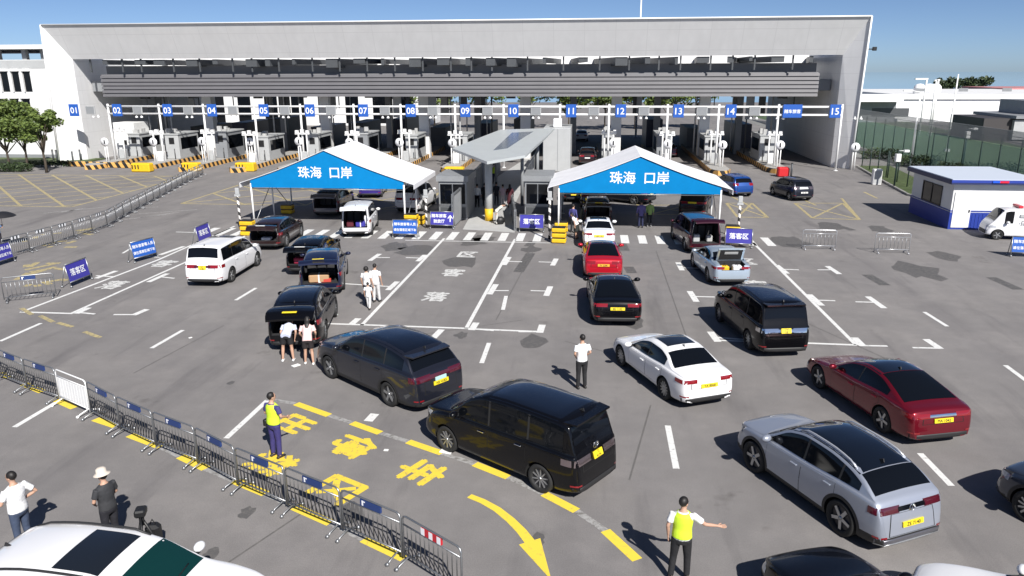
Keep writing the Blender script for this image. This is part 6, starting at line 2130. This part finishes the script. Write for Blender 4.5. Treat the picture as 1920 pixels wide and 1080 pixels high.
person("woman in white top and black shorts bending into the raised SUV boot", at(541, 677), R(-8), 1.76, (.62, .66, .8), 'short', 'shorts', (.015, .013, .016), (.7, .7, .7), lean=70, hair='short', jacket_len=.07,
       arms=[((-.25, .12, 1.2), (-.2, .32, 1.16)), ((.25, .12, 1.2), (.2, .32, 1.16))], legs=[((-.15, .04, .49), (-.17, -.03, .08)), ((.13, .04, .49), (.17, .0, .08))])
person("woman in pale pink top and black shorts beside the other at the SUV boot", at(580, 683), R(-14), 1.66, (.75, .52, .5), 'short', 'shorts', (.02, .015, .016), (.75, .74, .72), lean=32, hair='long', jacket_len=.05,
       arms=[((-.27, .1, 1.16), (-.22, .3, 1.1)), ((.27, .1, 1.16), (.24, .3, 1.08))], legs=[((-.1, .03, .49), (-.13, .05, .08)), ((.12, .02, .49), (.15, -.06, .08))])
person("curly-haired woman in white blouse and dark trousers walking at left of the family", at(690, 570), R(10), 1.62, WHT, 'short', 'trousers', (.04, .04, .05), hair='curly', legs=[((-.1, .08, .49), (-.11, .1, .08)), ((.1, -.0, .5), (.11, -.16, .1))])
person("man in white shirt and pale trousers walking at right of the family", at(706, 567), R(5), 1.68, WHT, 'short', 'trousers', (.6, .6, .6), legs=[((-.1, .04, .49), (-.11, .02, .08)), ((.1, .06, .49), (.11, .12, .08))])
person("small child in white walking between the two adults", at(692, 580), R(2), 1.15, (.75, .75, .76), 'short', 'trousers', (.7, .7, .7), legs=[((-.1, .1, .5), (-.1, .2, .09)), ((.1, -.02, .5), (.1, -.2, .12))])
person("person in long violet-blue top and navy trousers in the shade of second tent", at(1201, 427), R(-4), 1.7, (.13, .11, .3), 'long', 'trousers', (.02, .025, .07), fine=False, jacket_len=.15)
person("person in light green top and black trousers in the shade of second tent", at(1217, 425), R(-12), 1.66, (.28, .42, .13), 'long', 'trousers', (.012, .014, .02), (.3, .3, .3), fine=False, jacket_len=.1)
person("person in violet-blue top standing behind the yellow bumper stacks", at(1074, 436), R(30), 1.72, (.06, .06, .2), 'long', 'trousers', (.015, .015, .02), fine=False)
person("person in white top and dark skirt leaning beside the bumper stacks", at(1081, 448), R(-70), 1.6, WHT, 'short', 'skirt', (.015, .017, .016), lean=30, fine=False, hair='long')
WG = "people on the walkway"
person("person with white jacket and black trousers walking on the walkway's shaded left", at(895, 389), R(5), 1.68, WHT, 'long', 'trousers', (.012, .012, .014), fine=False)
person("person all in black walking just right of the white jacket on the walkway", at(909, 387), R(8), 1.68, (.012, .012, .014), 'long', 'trousers', (.012, .012, .014), fine=False)
person("woman in pale pink top on the walkway right of the canopy post", at(943, 388), R(5), 1.62, (.6, .45, .5), 'short', 'trousers', (.55, .5, .5), fine=False)
person("woman in dark red long dress on the walkway right of the pink top", at(956, 389), R(0), 1.66, (.07, .012, .02), 'long', 'dress', (.06, .01, .016), hair='long', fine=False)
person("person in dark top under the canopy, left of the pink top", at(931, 384), R(10), 1.66, (.03, .03, .04), 'long', 'trousers', (.03, .03, .04), fine=False)
person("guard in green vest under the canopy near the gate", at(927, 345), R(170), 1.72, (.05, .06, .09), 'long', 'trousers', (.03, .03, .05), vest=(.35, .7, .15), hat='cap', fine=False)
person("person in white bending over a black bag at the walkway entrance", at(931, 421), R(80), 1.6, (.7, .7, .62), 'long', 'trousers', (.6, .6, .55), lean=50, fine=False)
person("person in blue with dark umbrella at the left edge", at(1, 466), R(0), 1.66, (.1, .16, .3), 'short', 'trousers', (.02, .02, .03), fine=False, arms=[((-.25, -.03, 1.15), (-.255, .07, .9)), ((.28, .1, 1.2), (.16, .24, 1.3))])
p = at(1, 466)
o = empty("umbrella", p + Vector((.16, .26, 1.75)), 0, "dark open umbrella held at the left edge", "umbrella")
m = MB(); m.lathe([(.75, 0), (.6, .12), (.35, .22), (0, .27), (0, .255), (.35, .2), (.6, .1), (.745, -.01)], 10); m.build("canopy", mat("black_umbrella", (.015, .015, .018), .6), o)
m = MB(); m.tube([(0, 0, -.5), (0, 0, .3)], .012, 6); m.build("handle", M_STEEL, o)
o = empty("duffel_bag", at(938, 421), R(20), "round black bag at the walkway entrance", "bag")
m = MB(); m.ball((0, 0, .26), (.3, .22, .26), 8); m.build("bag_body", M_BLACK, o)
m = MB(); m.tube([(-.15, 0, .48), (0, 0, .62), (.15, 0, .48)], .02, 6); m.build("handle", M_GREY, o)

# ------------------------------------------------------------------ camera tripod, bag, scraps
p = at(263, 958, 1.15)
o = empty("camera_tripod", p, R(20), "black video tripod with camera head standing behind the white SUV", "tripod")
for k in range(3):
    q = k * 2.094 + .4
    m = MB(); m.tube([(.34 * math.cos(q), .34 * math.sin(q), 0), (.03 * math.cos(q), .03 * math.sin(q), .92)], [.018, .03], 6); m.build("leg", M_BLACK, o)
m = MB(); m.tube([(0, 0, .85), (0, 0, 1.08)], .05, 8); m.box(-.1, .1, -.12, .14, 1.05, 1.2, ch=.03); m.build("camera_head", M_BLACK, o)
m = MB(); m.box(.03, .1, .06, .16, 1.08, 1.18, ch=.02); m.build("lens", M_STEEL, o)
m = MB(); m.tube([(0, -.05, 1.1), (.1, -.45, 1.0)], .014, 5); m.build("pan_handle", M_BLACK, o)
o = empty("equipment_bag", at(286, 982, .62), R(10), "black upright equipment bag right of the tripod", "bag")
m = MB(); m.box(-.14, .14, -.12, .12, 0, .62, ch=.06); m.build("bag_body", M_BLACK, o)
m = MB(); m.tube([(-.06, 0, .6), (0, 0, .72), (.06, 0, .6)], .014, 5); m.build("handle", M_BLACK, o)
M_PAPER = mat("white_paper", (.75, .75, .73), .8)
for (px, py, s_, lab) in ((837, 847, .16, "white paper scrap by the foreground black minivan's front wheel"), (555, 686, .13, "white paper scrap on the ground behind the two leaning women"), (357, 634, .06, "tiny white scrap on the asphalt left of the leaning women"), (724, 845, .06, "tiny white scrap among the yellow road letters")):
    o = empty("paper_scrap", at(px, py), random.uniform(0, 3), lab, "litter")
    m = MB(); m.box(-s_, s_, -s_ * .7, s_ * .7, .004, .03, ch=.008); m.build("paper", M_PAPER, o)
for (px, py) in ((428, 718), (462, 962), (240, 1060), (395, 1038), (1010, 1015), (1315, 925)):
    pass
